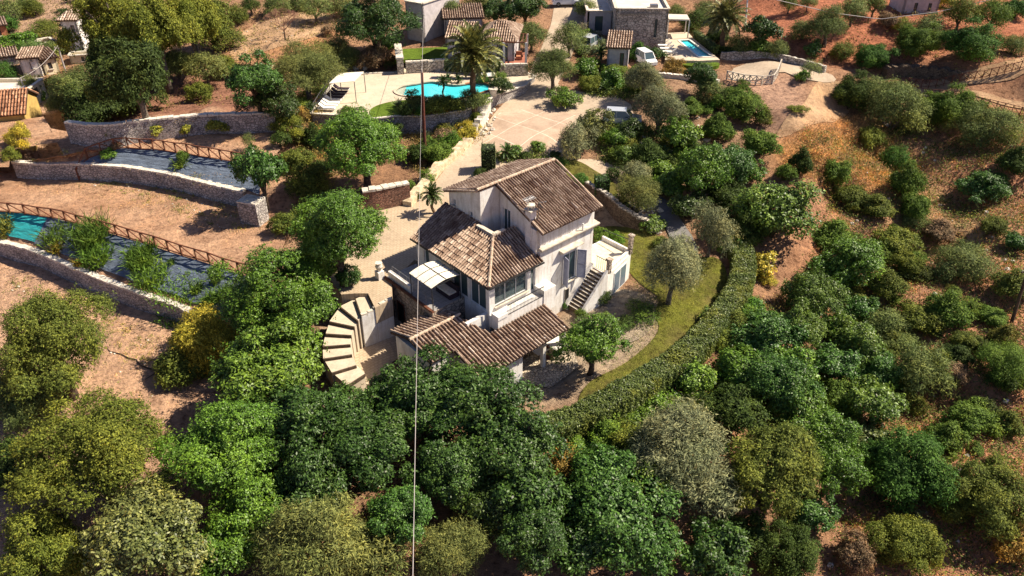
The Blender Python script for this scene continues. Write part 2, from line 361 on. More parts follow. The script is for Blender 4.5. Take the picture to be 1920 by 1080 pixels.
Q = np.stack([idx[:-1, :-1], idx[:-1, 1:], idx[1:, 1:], idx[1:, :-1]], -1).reshape(-1, 4)
V = np.stack([XX, YY, ZZ], -1).reshape(-1, 3)
gm = meshnp('ground', V, Q, 'ground'); gm.shade_smooth()
ca = gm.color_attributes.new('zone', 'FLOAT_COLOR', 'POINT'); ca.data.foreach_set('color', np.concatenate([COL.reshape(-1, 3), np.ones((nx * ny, 1))], 1).astype(np.float32).ravel())
go = bpy.data.objects.new('ground', gm); C.objects.link(go); tag(go, kind='structure')
BV = [BVHTree.FromPolygons([tuple(v) for v in V.tolist()], [tuple(q) for q in Q.tolist()])]
# wide outer ground out to the horizon
ob = MB(); Zf = 13
for a in range(24):
    a0, a1 = a * math.pi / 12, (a + 1) * math.pi / 12; c0 = Vector((7, 90, 0))
    def rp(r, an, z): return (c0.x + r * math.cos(an), c0.y + r * math.sin(an), z)
    ob.poly([rp(60, a0, -12), rp(200, a0, -4), rp(200, a1, -4), rp(60, a1, -12)]); ob.poly([rp(200, a0, -4), rp(900, a0, 20), rp(900, a1, 20), rp(200, a1, -4)])
o = ob.build('hills', 'soil'); tag(o, kind='structure')
def gz(x, y):
    z = -99.
    for b in BV:
        h = b.ray_cast(Vector((x, y, 60)), Vector((0, 0, -1)))
        if h[0] is not None and h[0].z > z: z = h[0].z
    return z if z > -90 else float(base_z(x, y))
def addbv(me, off=(0, 0, 0)):
    BV.append(BVHTree.FromPolygons([(v.co.x + off[0], v.co.y + off[1], v.co.z + off[2]) for v in me.vertices], [tuple(p.vertices) for p in me.polygons]))
def densify(P, h):
    out = []
    for i in range(len(P)):
        a = Vector(P[i][:2]); b = Vector(P[(i + 1) % len(P)][:2]); n = max(1, int((b - a).length / h))
        for k in range(n): out.append(tuple(a.lerp(b, k / n)))
    return out
def smoothpoly(P, n=2):
    for _ in range(n):
        q = []
        for i in range(len(P)):
            a, b = P[i], P[(i + 1) % len(P)]
            q.append((a[0] * .75 + b[0] * .25, a[1] * .75 + b[1] * .25)); q.append((a[0] * .25 + b[0] * .75, a[1] * .25 + b[1] * .75))
        P = q
    return P
def drape(name, P, mat, off=.08, h=.7, zf=None, holes=(), kind='structure', skirt=0, smooth=2, bv=True):
    """a sheet of paving, lawn or earth following the terrain (or the height zf) inside a world outline"""
    if smooth: P = smoothpoly(P, smooth)
    B = densify(P, h); pts = [Vector(p) for p in B]; edges = [(i, (i + 1) % len(B)) for i in range(len(B))]
    HB = []
    for hp in holes:
        hb = densify(hp, h); o = len(pts); pts += [Vector(p) for p in hb]; edges += [(o + i, o + (i + 1) % len(hb)) for i in range(len(hb))]; HB.append(hb)
    xs = [p[0] for p in B]; ys = [p[1] for p in B]
    gx, gy = np.meshgrid(np.arange(min(xs), max(xs), h), np.arange(min(ys), max(ys), h))
    gx = gx + (np.arange(gx.shape[0]) % 2 * h / 2)[:, None]
    ins = inpoly(gx, gy, B)
    for p in zip(gx[ins], gy[ins]): pts.append(Vector(p))
    r = delaunay_2d_cdt(pts, edges, [], 0, 1e-4)
    vs, fs = r[0], r[2]
    cx = np.array([sum(vs[i].x for i in f) / len(f) for f in fs]); cy = np.array([sum(vs[i].y for i in f) / len(f) for f in fs])
    keep = inpoly(cx, cy, B)
    for hb in HB: keep &= ~inpoly(cx, cy, hb)
    X = np.array([v.x for v in vs]); Y = np.array([v.y for v in vs])
    Z = base_z(X, Y) + off if zf is None else np.array([zf(a, b) for a, b in zip(X, Y)]) + off
    m = MB(); m.v = list(zip(X.tolist(), Y.tolist(), Z.tolist())); m.f = [tuple(f) for f, k in zip(fs, keep) if k]
    if skirt:
        n = len(B); o = len(m.v); zb = [(base_z(a, b) if zf is None else zf(a, b)) + off for a, b in B]
        m.v += [(a, b, float(z)) for (a, b), z in zip(B, zb)] + [(a, b, float(z) - skirt) for (a, b), z in zip(B, zb)]
        for i in range(n): j = (i + 1) % n; m.f.append((o + i, o + j, o + n + j, o + n + i))
    ob = m.build(name, mat)
    if kind: tag(ob, kind=kind)
    if bv: addbv(ob.data)
    return ob
def resample(P, n):
    P = [Vector(p) for p in P]; L = [0]
    for a, b in zip(P, P[1:]): L.append(L[-1] + (b - a).length)
    out = []
    for i in range(n):
        t = L[-1] * i / (n - 1); k = 0
        while k < len(L) - 2 and L[k + 1] < t: k += 1
        out.append(P[k].lerp(P[k + 1], (t - L[k]) / max(1e-9, L[k + 1] - L[k])))
    return out
def smoothline(P, n=60):
    P = [Vector(p) for p in P]; out = []
    for i in range(len(P) - 1):
        p0 = P[max(i - 1, 0)]; p1 = P[i]; p2 = P[i + 1]; p3 = P[min(i + 2, len(P) - 1)]
        for k in range(8):
            t = k / 8; out.append(.5 * ((2 * p1) + (p2 - p0) * t + (2 * p0 - 5 * p1 + 4 * p2 - p3) * t * t + (3 * p1 - p0 - 3 * p2 + p3) * t ** 3))
    out.append(P[-1]); return resample(out, n)
def ruled(name, A, B, mat, rows=10, lift=0, u=(0, 1), v=(0, 1), rough=.05, kind='structure', n=90, bv=True):
    A = resample(A, n); B = resample(B, n); m = MB(); i0, i1 = int(u[0] * (n - 1)), int(u[1] * (n - 1))
    r_ = random.Random(len(name) * 7); 
    for i in range(i0, i1 + 1):
        for j in range(rows + 1):
            t = v[0] + (v[1] - v[0]) * j / rows; p = A[i].lerp(B[i], t)
            m.v.append((p.x, p.y, p.z + lift + (r_.uniform(-rough, rough) if 0 < j < rows else 0)))
    k = rows + 1
    for i in range(i1 - i0):
        for j in range(rows): m.f.append((i * k + j, (i + 1) * k + j, (i + 1) * k + j + 1, i * k + j + 1))
    o = m.build(name, mat, smooth=True)
    if kind: tag(o, kind=kind)
    if bv: addbv(o.data)
    return o
def stone_wall(name, P, base, top, th, mat, label, cat='stone wall', coping=None, n=70, copemat='white_stone', irr=.06, side=1, bmat=None):
    """wall along a line of points; base/top are heights or functions of 0..1; the coping is a row of rough stones"""
    L = smoothline(P, n); m = MB(); cpm = MB(); r_ = random.Random(len(label))
    fb = base if callable(base) else (lambda t: base); ft = top if callable(top) else (lambda t: top)
    c0 = sum(L, Vector()) / n; t = thing(name, (L[n // 2].x, L[n // 2].y, fb(.5)), label, cat)
    sec = []
    for i in range(n):
        d = L[min(i + 1, n - 1)] - L[max(i - 1, 0)]; d.z = 0; d.normalize(); nn = Vector((-d.y, d.x, 0)) * side
        a = L[i]; b = L[i] + nn * th; q = i / (n - 1); zt = ft(q) + r_.uniform(-irr, irr)
        sec.append([(a.x, a.y, fb(q)), (b.x, b.y, fb(q)), (b.x, b.y, zt), (a.x, a.y, zt)])
    for s_ in sec: m.v += s_
    for i in range(n - 1):
        for k in range(4): m.f.append((i * 4 + k, i * 4 + (k + 1) % 4, i * 4 + 4 + (k + 1) % 4, i * 4 + 4 + k))
    m.f += [(0, 1, 2, 3), (n * 4 - 1, n * 4 - 2, n * 4 - 3, n * 4 - 4)]
    m.build('wall_body', mat, t)
    if coping:
        ln = sum((L[i + 1] - L[i]).length for i in range(n - 1)); k = max(3, int(ln / coping)); Q_ = resample(L, k + 1)
        for i in range(k):
            d = Q_[i + 1] - Q_[i]; d.z = 0; l_ = d.length; d.normalize(); nn = Vector((-d.y, d.x, 0)) * side; q = (i + .5) / k
            c = (Q_[i] + Q_[i + 1]) / 2 + nn * th / 2; c.z = ft(q) + irr + r_.uniform(.0, .06); a_ = r_.uniform(-.12, .12)
            d2 = d * math.cos(a_) + nn * math.sin(a_); n2 = nn * math.cos(a_) - d * math.sin(a_)
            cpm.box(c, d2 * l_ * .47, n2 * (th * .56 + r_.uniform(-.04, .05)), Vector((0, 0, .07 + r_.uniform(0, .05))))
        cpm.build('coping', copemat, t)
    return t
def Z(P, z): return [W(a, b, z) for a, b in P]
# ---------------- left terraces ----------------
w1t = Z([(-160,420),(-60,440),(0,457),(55,471),(146,509),(204,532),(262,554),(321,573),(365,594)], .4)
f1 = Z([(-180,384),(-60,387),(15,395),(70,401),(108,408),(152,419),(192,430),(239,443),(286,457),(335,473),(388,489),(440,506),(472,515),(505,526)], 2.4)
w2b = Z([(-180,322),(22,328),(87,335),(198,336),(248,345),(306,354),(379,368),(437,381),(500,392),(555,400)], 2.6)
w2t = Z([(22,306),(64,309),(146,310),(233,316),(277,322),(335,333),(394,348),(455,362)], 4.2)
f2 = Z([(120,292),(143,286),(175,281),(233,277),(297,281),(365,291),(420,301),(470,309),(500,318)], 5.4)
w3b = Z([(90,243),(122,249),(163,257),(204,256),(251,249),(292,246),(373,249),(437,244),(513,243),(545,250)], 5.8)
w3t = Z([(120,231),(163,236),(210,236),(248,230),(309,224),(379,218),(450,216),(513,214)], 7.7)
F1L = smoothline(f1, 90); W2B = smoothline(w2b, 90); W1T = smoothline(w1t + Z([(430,625)], .2), 90)
def back(L, d): return [Vector((p.x, p.y, p.z)) + Vector((0, d, 0)) for p in L]
ruled('lower_bank', [p + Vector((0, .35, -.1)) for p in W1T], F1L, 'soil', rough=.09)
ruled('middle_terrace', F1L, [p + Vector((0, .4, 0)) for p in W2B], 'soil', rows=24, rough=.035)
W2T = smoothline([p + Vector((0, .3, -.1)) for p in w2t] + Z([(500,380)], 4.0), 90); F2L = smoothline(f2, 90)
ruled('upper_bank', W2T, F2L, 'soil', rough=.08)
W3B = smoothline(w3b, 90)
ruled('upper_terrace', F2L, [p + Vector((0, .4, 0)) for p in W3B], 'soil', rows=16, rough=.035)
W3T = smoothline([p + Vector((0, .3, -.08)) for p in w3t], 90)
ruled('hill_ledge', W3T, [Vector((p.x, p.y + 3.2, float(base_z(p.x, p.y + 3.2)) + .02)) for p in W3T], 'ground', rows=6)
# left part of the upper terrace running down to the lower wall end
drape('soil_corner', [tuple(v.xy) for v in Z([(-200,330),(22,326),(30,306),(120,292),(90,243),(40,250),(-200,250)], 4.2)], 'soil', off=.0, zf=lambda x, y: 2.7 + 3.0 * min(1, max(0, (y - 60.5) / 12)), smooth=0)
stone_wall('terrace_wall', w1t + Z([(378,600)], .4), lambda q: -1.9, lambda q: .4, .5, 'stone', 'long low dry stone retaining wall at the lower left, below the teal and blue sheeting', coping=.42, irr=.03)
stone_wall('terrace_wall', w2t, 2.2, 4.2, .55, 'stone', 'curved dry stone wall with a pale coping in the middle of the left terraces, below the upper blue sheet', coping=.5, irr=.03)
stone_wall('terrace_wall', w3t, 5.4, 7.7, .6, 'stone', 'uppermost stone retaining wall of the left terraces, behind the three small lemon trees', coping=.55, irr=.03)
p0 = W(452,421,2.5); b_ = MB(); q0 = W(487,427,2.5); ax = (q0 - p0).normalized(); ay = Vector((-ax.y, ax.x, 0))
t = thing('wall_pier', p0, 'square stone pier ending the middle terrace wall, its right side in sun', 'stone pier')
b_.prism([p0, q0, q0 + ay * 1.6, p0 + ay * 1.6], [v + Vector((0, 0, 2.2)) for v in (p0, q0, q0 + ay * 1.6, p0 + ay * 1.6)]).build('pier_body', 'stone', t)
b_ = MB(); r_ = random.Random(3)
for i in range(5):
    for j in range(4): b_.box(p0 + ax * ((i + .5) * (q0 - p0).length / 5) + ay * (.2 + j * .4) + Vector((0, 0, 2.24 + r_.uniform(0, .05))), ax * .19, ay * .19, (0, 0, .07))
b_.build('coping', 'white_stone', t)
# sheeting pinned on the banks
def tarp(u, v, A, B, mat, label, lift=.14):
    o = ruled('ground_sheet', A, B, mat, rows=8, u=u, v=v, lift=lift, rough=.03, kind=None, bv=False, n=120); tag(o, label, 'ground sheet')
LB0 = [p + Vector((0, .35, -.1)) for p in W1T]
tarp((.0, .37), (.2, .93), LB0, F1L, 'teal_tarp', 'bright teal plastic sheet pinned on the lower left bank')
tarp((.375, .97), (.16, .93), LB0, F1L, 'blue_tarp', 'long dark blue sheet on the lower bank, half hidden by reeds')
tarp((.22, .97), (.08, .95), W2T, F2L, 'blue_tarp', 'dark blue sheet on the upper bank below the second timber fence')
# ---------------- fences ----------------
def fence(L, h, sp, label, n, mat='fence_wood', cross=False, wd=.11, group=None, two=True, posts_only=False):
    P = resample(L, n); t = thing('timber_fence', P[n // 2], label, 'fence', group)
    P = [Vector((p.x, p.y, gz(p.x, p.y))) for p in P]; up = Vector((0, 0, 1)); m0 = None
    for i, p in enumerate(P):
        lean = Vector((rnd.uniform(-.05, .05), rnd.uniform(-.05, .05), 0)); MB().bar(p - up * .2, p + up * (h + .06) + lean, wd).build('post', mat, t)
    m = MB(); m2 = MB()
    for a, b in zip(P, P[1:]):
        m.bar(a + up * h, b + up * h, wd * .85); m2.bar(a + up * .22, b + up * .22, wd * .75)
        d = MB().bar(a + up * (h - .05), b + up * .24, wd * .7)
        if cross: d.bar(a + up * .24, b + up * (h - .05), wd * .7)
        d.build('brace', mat, t)
    m.build('top_rail', mat, t); m2.build('bottom_rail', mat, t); return t
fence([p + Vector((0, -.25, 0)) for p in F1L], 1.15, 1.6, 'long brown timber fence with slanted braces along the lower left bank', 27)
fence([p + Vector((0, -.2, 0)) for p in F2L[3:]], 1.25, 1.6, 'curved brown timber fence along the upper bank, behind the upper blue sheet', 17)
# ---------------- paving, drive, lawns ----------------
def dp(name, P, mat, **k): return drape(name, flatpx(P), mat, **k)
dp('driveway', [(770,400),(775,387),(810,350),(850,300),(890,262),(925,215),(960,180),(985,150),(1002,115),(1020,80),(1035,40),(1042,0),(1060,-40),(1115,-40),(1105,30),(1085,60),(1075,100),(1058,135),(1042,165),(1085,172),(1180,180),(1195,240),(1120,245),(1085,262),(1072,300),(1120,298),(1180,322),(1245,372),(1235,395),(1190,352),(1120,328),(1060,318),(960,318),(905,330),(870,360),(835,395)], 'drive_paving', off=.06, smooth=1)
drape('courtyard', [tuple(W(a,b,3.05).xy) for a,b in [(640,552),(605,505),(640,440),(688,400),(790,377),(840,362),(875,400),(870,470),(800,495),(777,487),(735,528),(735,562),(703,577),(690,550),(665,550)]], 'court_paving', off=0, zf=lambda x, y: 3.05, smooth=0, skirt=1.5, h=1)
dp('plaza', [(905,262),(935,214),(985,206),(1050,208),(1080,215),(1064,262),(1058,296),(1010,305),(960,296),(905,285)], 'plaza_concrete', off=.11, smooth=0)
dp('asphalt_path', [(1216,366),(1240,368),(1262,390),(1280,420),(1302,450),(1312,484),(1288,492),(1262,462),(1250,430),(1232,400)], 'asphalt', off=.12)
dp('villa_lawn', [(1140,420),(1225,432),(1262,470),(1300,485),(1345,480),(1368,520),(1350,570),(1290,640),(1230,690),(1150,745),(1080,775),(1090,725),(1160,690),(1215,650),(1240,615),(1225,590),(1240,560),(1195,530),(1172,500),(1176,465),(1110,440)], 'lawn', off=.07)
dp('path_lawn', [(1050,300),(1085,302),(1120,325),(1155,345),(1160,380),(1110,372),(1070,345)], 'lawn', off=.15)
dp('gravel_yard', [(1085,575),(1130,545),(1200,545),(1230,580),(1225,620),(1180,650),(1120,640),(1085,620)], 'gravel', off=.12)
dp('upper_track', [(1452,262),(1462,235),(1500,205),(1515,180),(1535,150),(1560,150),(1590,175),(1600,205),(1550,232),(1500,245)], 'track', off=.08)
dp('earth_road', [(1555,150),(1690,162),(1760,150),(1850,130),(1930,108),(2050,80),(2050,120),(1925,140),(1840,158),(1760,168),(1920,192),(2050,215),(2050,228),(1920,206),(1740,182),(1640,172),(1560,166)], 'track', off=.10, smooth=1)
dp('upper_drive', [(1380,120),(1460,118),(1530,132),(1570,148),(1560,158),(1500,150),(1462,134),(1440,148),(1400,152),(1362,150)], 'drive_paving', off=.10, smooth=1)
dp('orange_track', [(425,105),(455,60),(480,40),(530,25),(600,20),(640,45),(600,70),(540,85),(480,100),(450,118)], 'track', off=.06)
# pool deck
DZ = 6.0
def zx(P, z=DZ): return [tuple(W(a, b, z).xy) for a, b in P]
poolP = smoothpoly(zx([(737,172),(748,163),(764,160),(779,158),(793,155),(814,153),(831,157),(852,160),(866,159),(881,156),(900,154),(915,157),(925,163),(919,170),(895,177),(866,186),(837,190),(808,187),(782,183),(750,180)]), 2)
deckP = zx([(583,213),(600,190),(622,160),(645,140),(690,138),(740,136),(760,128),(830,130),(985,136),(1003,142),(985,160),(950,172),(928,178),(905,196),(872,206),(800,218),(742,218),(690,224),(645,217),(612,215)])
dzf = lambda x, y: DZ
drape('pool_deck', deckP, 'deck_paving', off=0, zf=dzf, holes=[poolP], smooth=0, h=1)
t = thing('pool_terrace_wall', (*deckP[0], 3), 'pale block retaining wall holding up the pool terrace behind the big green tree', 'retaining wall')
m = MB(); dd = densify(deckP, 1.5); cp_ = MB()
for i in range(len(dd)):
    a, b = Vector((*dd[i], 0)), Vector((*dd[(i + 1) % len(dd)], 0)); m.poly([(a.x, a.y, 2), (b.x, b.y, 2), (b.x, b.y, DZ - .02), (a.x, a.y, DZ - .02)])
    if i < 1000: cp_.bar(a + Vector((0, 0, DZ + .03)), b + Vector((0, 0, DZ + .03)), .3, .12)
m.build('wall_face', 'stone', t); cp_.build('coping', 'white_stone', t)
sp_ = thing('swimming_pool', (*poolP[0], DZ - .3), 'kidney shaped turquoise swimming pool on the stone terrace', 'swimming pool')
m = MB(); m.poly([(a, b, DZ - .16) for a, b in poolP]); m.build('water_surface', 'water', sp_)
bch = [p for p in poolP]; cxm = W(762, 170, DZ).x
m = MB(); sub = [p for p in poolP if p[0] < cxm]; m.poly([(a, b, DZ - .13) for a, b in sub]); m.build('shallow_shelf', 'water_shallow', sp_)
m = MB(); stp = zx([(806,160),(818,156),(834,160),(846,166),(834,170),(820,170)]); m.poly([(a, b, DZ - .14) for a, b in smoothpoly(stp)]); m.build('pool_steps', 'water_pale', sp_)
m = MB(); c2 = MB(); n = len(poolP)
for i in range(n):
    a, b = poolP[i], poolP[(i + 1) % n]; m.poly([(*a, DZ - .9), (*b, DZ - .9), (*b, DZ + .02), (*a, DZ + .02)])
    (c2 if (W(868, 170, DZ).x < a[0] or (a[1] < W(830, 182, DZ).y and a[0] > W(820, 182, DZ).x)) else m).bar((*a, DZ + .05), (*b, DZ + .05), .3, .12)
m.build('basin', 'deck_paving', sp_); c2.build('terracotta_coping', 'terracotta', sp_)
drape('pool_lawn', zx([(700,200),(735,190),(775,187),(792,192),(795,214),(745,217),(700,222),(690,212)]), 'pool_lawn', off=.05, zf=dzf)
drape('pool_path', zx([(770,184),(790,180),(812,189),(808,196),(790,194)]), 'cream_cloth', off=.09, zf=dzf)
drape('upper_pool_lawn', zx([(740,113),(765,111),(830,110),(905,116),(985,117),(975,100),(905,92),(830,88),(750,92)], 7.2), 'pool_lawn', off=0, zf=lambda x, y: 7.2, smooth=0, skirt=.4)
stone_wall('garden_wall', Z([(762,138),(800,136),(830,134),(905,142),(950,143),(990,142)], 6), 5.8, 7.3, .4, 'pale_stone', 'low pale stone wall along the back of the pool terrace', coping=.9)
stone_wall('garden_wall', Z([(742,112),(746,140)], 6), 5.8, 7.9, .8, 'pale_stone', 'short buttress wall of pale stone left of the upper pool lawn', n=6, coping=.5)
# walls beside the drive
def gw(P, off=0): return [Vector((v.x, v.y, v.z + off)) for v in pxw(P)]
def zline(L):
    zs = [p.z for p in L]; n = len(zs)
    return lambda q: zs[min(n - 2, int(q * (n - 1)))] * (1 - (q * (n - 1) - min(n - 2, int(q * (n - 1))))) + zs[min(n - 1, min(n - 2, int(q * (n - 1))) + 1)] * (q * (n - 1) - min(n - 2, int(q * (n - 1))))
def gwall(P, h, th, mat, label, n=40, **k):
    L = gw(P); z = zline(smoothline(L, n)); return stone_wall('garden_wall', L, lambda q: z(q) - .4, lambda q: z(q) + h, th, mat, label, n=n, **k)
gwall([(772,392),(800,360),(830,322),(860,296),(888,270)], .8, .9, 'sun_stone', 'sunlit low stone wall climbing along the driveway left of the villa', coping=None, irr=.12)
gwall([(893,262),(906,242),(915,222),(922,205)], 1.2, .7, 'white_stone', 'rocky white boulder wall between the pool garden and the plaza', irr=.3)
gwall([(684,402),(712,398),(745,391),(771,386)], 2.2, .7, 'red_stone', 'reddish rubble retaining wall at the edge of the paved courtyard', coping=.6)
# curved wall right of the villa, with the raised lawn behind
cw = Z([(1093,392),(1112,400),(1132,408),(1154,421),(1178,431),(1203,437),(1230,436)], .1)
stone_wall('curved_wall', cw, -.3, lambda q: 3.0 - 1.9 * q ** 1.3, .45, 'brown_stone', 'curved brown stone wall sweeping down from behind the villa roof', coping=.5, side=1, irr=.02, copemat='pale_stone')
# ---------------- upper right fences and tracks ----------------
fence(gw([(1362,150),(1395,158),(1425,160),(1448,158),(1456,146),(1462,130)]), 1.1, 1.6, 'pale timber fence of crossed braces around the upper drive corner', 15, cross=True, mat='trim')
fence(gw([(1690,172),(1760,186),(1830,200),(1925,222)]), 1.1, 1.6, 'timber fence below the lower branch of the earth road at far right', 18, wd=.07)
fence(gw([(1700,163),(1770,162),(1840,150),(1925,128)]), 1.0, 1.6, 'timber fence between the two branches of the earth road at far right', 17, wd=.07)
gwall([(1350,112),(1420,110),(1480,120),(1545,138)], .9, .4, 'pale_stone', 'low pale wall along the upper drive beside the red field')
gwall([(1660,150),(1690,145),(1720,148),(1760,150),(1790,158)], 1.3, 1.2, 'brown_stone', 'grey rubble wall under the dark trees beside the earth road', irr=.2)
gwall([(1232,146),(1290,152),(1345,160)], .6, .5, 'white_stone', 'white stone kerb wall in the garden below the second pool')
# ---------------- the villa ----------------
VU = R(43.); VM = R(131.); O3 = W(1013, 458, 7.0)
uu = Vector((math.cos(VU), math.sin(VU), 0)); mm = Vector((math.cos(VM), math.sin(VM), 0)); VO = Vector((O3.x, O3.y, 0))
def hp(s, t, z=0): return VO + uu * s + mm * t + Vector((0, 0, z))
villa = thing('villa', hp(0, 0, 0), 'white two storey villa with brown barrel tile roofs in the middle of the photo', 'house')
def roof(parent, P0, A, B, poly, name='roof', seed=1, wcol=.26, crs=.45, thick=.16, mat='roof_tile'):
    """barrel tiles laid in columns up the slope, on a bed; poly is in metres along the eave (A) and up the slope (B)"""
    P0, A, B = Vector(P0), Vector(A).normalized(), Vector(B).normalized(); Nn = A.cross(B).normalized()
    if Nn.z < 0: Nn = -Nn
    r_ = random.Random(seed); V = []; Qs = []
    bed = MB(); lo = [P0 + A * a + B * b for a, b in poly]; bed.prism([p - Nn * thick for p in lo], lo)
    a0 = min(p[0] for p in poly); a1 = max(p[0] for p in poly); k = int((a1 - a0) / wcol)
    for i in range(k):
        a = a0 + (i + .5) * (a1 - a0) / k; xs = []
        for j in range(len(poly)):
            (x1, y1), (x2, y2) = poly[j], poly[(j + 1) % len(poly)]
            if (x1 > a) != (x2 > a): xs.append(y1 + (a - x1) * (y2 - y1) / (x2 - x1))
        xs.sort()
        for b0, b1 in zip(xs[::2], xs[1::2]):
            b = b0 - r_.uniform(.03, .1)
            while b < b1 - .05:
                e = min(b + crs, b1); ja = a + r_.uniform(-.014, .014); w0 = wcol * .29 * r_.uniform(.93, 1.08); h0 = .115; tw = r_.uniform(-.012, .012); lf = r_.uniform(0, .018)
                o = len(V)
                for bb, ww, hh, of in ((b, w0, h0 + .035 + lf, -tw), (e + .05, w0 * .82, h0, tw)):
                    for q in range(5):
                        an = math.pi * q / 4; c = P0 + A * (ja + of + ww * math.cos(an)) + B * bb + Nn * (hh * math.sin(an) + (.03 if bb == b else .0)); V.append(tuple(c))
                for q in range(4): Qs.append((o + q, o + q + 1, o + 6 + q, o + 5 + q))
                Qs.append((o, o + 1, o + 3, o + 4)); b += crs
    bo = bed.build(name, 'roof_bed', parent)
    org = origin(parent); V = np.array(V) - np.array(org); me = meshnp('tile_rows', V, Qs, mat)
    to = bpy.data.objects.new('tile_rows', me); C.objects.link(to); to.parent = bo
    return bo
def caps(parent, p, q, mat='cap_tile', r=.12):
    p, q = Vector(p), Vector(q); n = max(2, int((q - p).length / .4)); m = MB(); r_ = random.Random(n)
    for i in range(n): a = p.lerp(q, i / n); b = p.lerp(q, (i + 1.12) / n); m.tube([a, b], [r * r_.uniform(.95, 1.1), r * .85], 7)
    return m.build('ridge_cap', mat, parent)
def hroof(parent, s0t0z0, adir, upto, poly, **k):   # eave origin (s,t,z), eave direction in (s,t), a point up the slope (s,t,z)
    P0 = hp(*s0t0z0); A = (hp(*adir, 0) - hp(0, 0, 0)).normalized(); T = hp(*upto) - P0; T = T - A * T.dot(A)
    return roof(parent, P0, A, T, poly, **k)
def wall(m, a, b, z0, z1, z2=None, ops=(), th=.3, side=1, P=hp):
    """wall from a to b (s,t), top z1 at a and z2 at b, openings (from, to, sill, head)"""
    z2 = z1 if z2 is None else z2; A = P(*a); Bp = P(*b); L = (Bp - A).length; d = (Bp - A) / L; n = Vector((-d.y, d.x, 0)) * side * th
    def top(x): return z1 + (z2 - z1) * x / L
    def pc(x0, x1, l0, l1, h0, h1):
        if x1 - x0 < .01: return
        p, q = A + d * x0, A + d * x1
        m.prism([(p.x, p.y, l0), (q.x, q.y, l1), (q.x + n.x, q.y + n.y, l1), (p.x + n.x, p.y + n.y, l0)], [(p.x, p.y, h0), (q.x, q.y, h1), (q.x + n.x, q.y + n.y, h1), (p.x + n.x, p.y + n.y, h0)])
    x = 0
    for o0, o1, s_, h_ in sorted(ops):
        pc(x, o0, z0, z0, top(x), top(o0)); pc(o0, o1, h_, h_, top(o0), top(o1))
        if s_ > z0 + .02: pc(o0, o1, z0, z0, s_, s_)
        x = o1
    pc(x, L, z0, z0, top(x), top(L))
def opening(parent, a, b, o, name='window', th=.3, side=1, P=hp, mull=2, frame='white_metal', pane='glass', rec=.12, sill=True, fw=.07):
    A = P(*a); Bp = P(*b); L = (Bp - A).length; d = (Bp - A) / L; n = Vector((-d.y, d.x, 0)) * side; x0, x1, z0, z1 = o; up = Vector((0, 0, 1))
    f = MB(); c = A + n * rec
    def pt(x, z): return c + d * x + up * z
    f.bar(pt(x0 + fw / 2, z0), pt(x0 + fw / 2, z1), fw); f.bar(pt(x1 - fw / 2, z0), pt(x1 - fw / 2, z1), fw); f.bar(pt(x0, z0 + fw / 2), pt(x1, z0 + fw / 2), fw); f.bar(pt(x0, z1 - fw / 2), pt(x1, z1 - fw / 2), fw)
    for i in range(1, mull): x = x0 + (x1 - x0) * i / mull; f.bar(pt(x, z0), pt(x, z1), fw * .9)
    fo = f.build(name, frame, parent); g = MB(); g.box(pt((x0 + x1) / 2, (z0 + z1) / 2) + n * .03, d * (x1 - x0) / 2, n * .01, up * (z1 - z0) / 2); g.build('pane', pane, fo)
    if sill: MB().box(A + d * (x0 + x1) / 2 - n * .04 + up * (z0 - .04), d * ((x1 - x0) / 2 + .08), n * .12, up * .04).build('sill', 'trim', fo)
    return fo
XR = 6.05
m = MB()
wR = [(2.72, 4.2, 2.3, 4.9), (2.9, 3.4, 0, 1.6)]
wall(m, (0, 0), (XR, 0), -1, 8.25, ops=[(2.72, 4.2, 2.3, 4.9)])
wall(m, (XR, 0), (XR, 4.7), -1, 8.25, 10.3); wall(m, (XR, 4.7), (XR, 8.7), -1, 10.3, 8.85)
wall(m, (XR, 8.7), (-2, 8.7), -1, 8.85)
lA = 4.0
oA = [(.45, .85, 7.9, 8.45), (2.55, 3.0, 7.65, 8.15)]
wall(m, (-2, 8.7), (-2, 4.7), 2.5, 8.85, 10.3, ops=oA)
wall(m, (-2, 4.7), (-.01, 4.7), 2.5, 10.3)
oC = [(.35, 1.25, 6.4, 8.45)]
wall(m, (0, 4.7), (0, 0), -1, 10.3, 8.2, ops=oC)
m.build('wall', 'stucco', villa)
for o_ in oA: opening(villa, (-2, 8.7), (-2, 4.7), o_, mull=1, pane='blue_glass')
dC = opening(villa, (0, 4.7), (0, 0), oC[0], name='door', mull=2, pane='glass', sill=False)
# right wall: tall shuttered door, hood, cornice
opening(villa, (0, 0), (XR, 0), (2.72, 4.2, 2.3, 4.9), name='window', mull=2, pane='glass', sill=True)
up = Vector((0, 0, 1)); nR = (hp(0, -1, 0) - hp(0, 0, 0)).normalized()
def shutter(s, ang, side):
    hinge = hp(s, -.03, 0); dr = (uu * side); d = (dr * math.cos(ang) + nR * math.sin(ang)).normalized(); c = hinge + d * .37; nn = Vector((-d.y, d.x, 0)); m = MB()
    for x in (.04, .70): m.box(hinge + d * x + up * 3.6, d * .04, nn * .03, up * 1.3)
    for z in (2.34, 3.6, 4.86): m.box(c + up * z, d * .33, nn * .03, up * .05)
    for i in range(26): m.box(c + up * (2.42 + i * .094), d * .33, nn * .012 + up * .03, up * .012 - nn * .006)
    m.build('shutter', 'shutter', villa)
shutter(2.68, R(75), -1); shutter(4.24, R(52), 1)
hood = MB().box(hp(3.3, -.24, 5.55), uu * 1.2, nR * .24, up * .05); hood.box(hp(3.3, -.1, 5.38), uu * 1.1, nR * .1, up * .1); hood.build('window_hood', 'trim', villa)
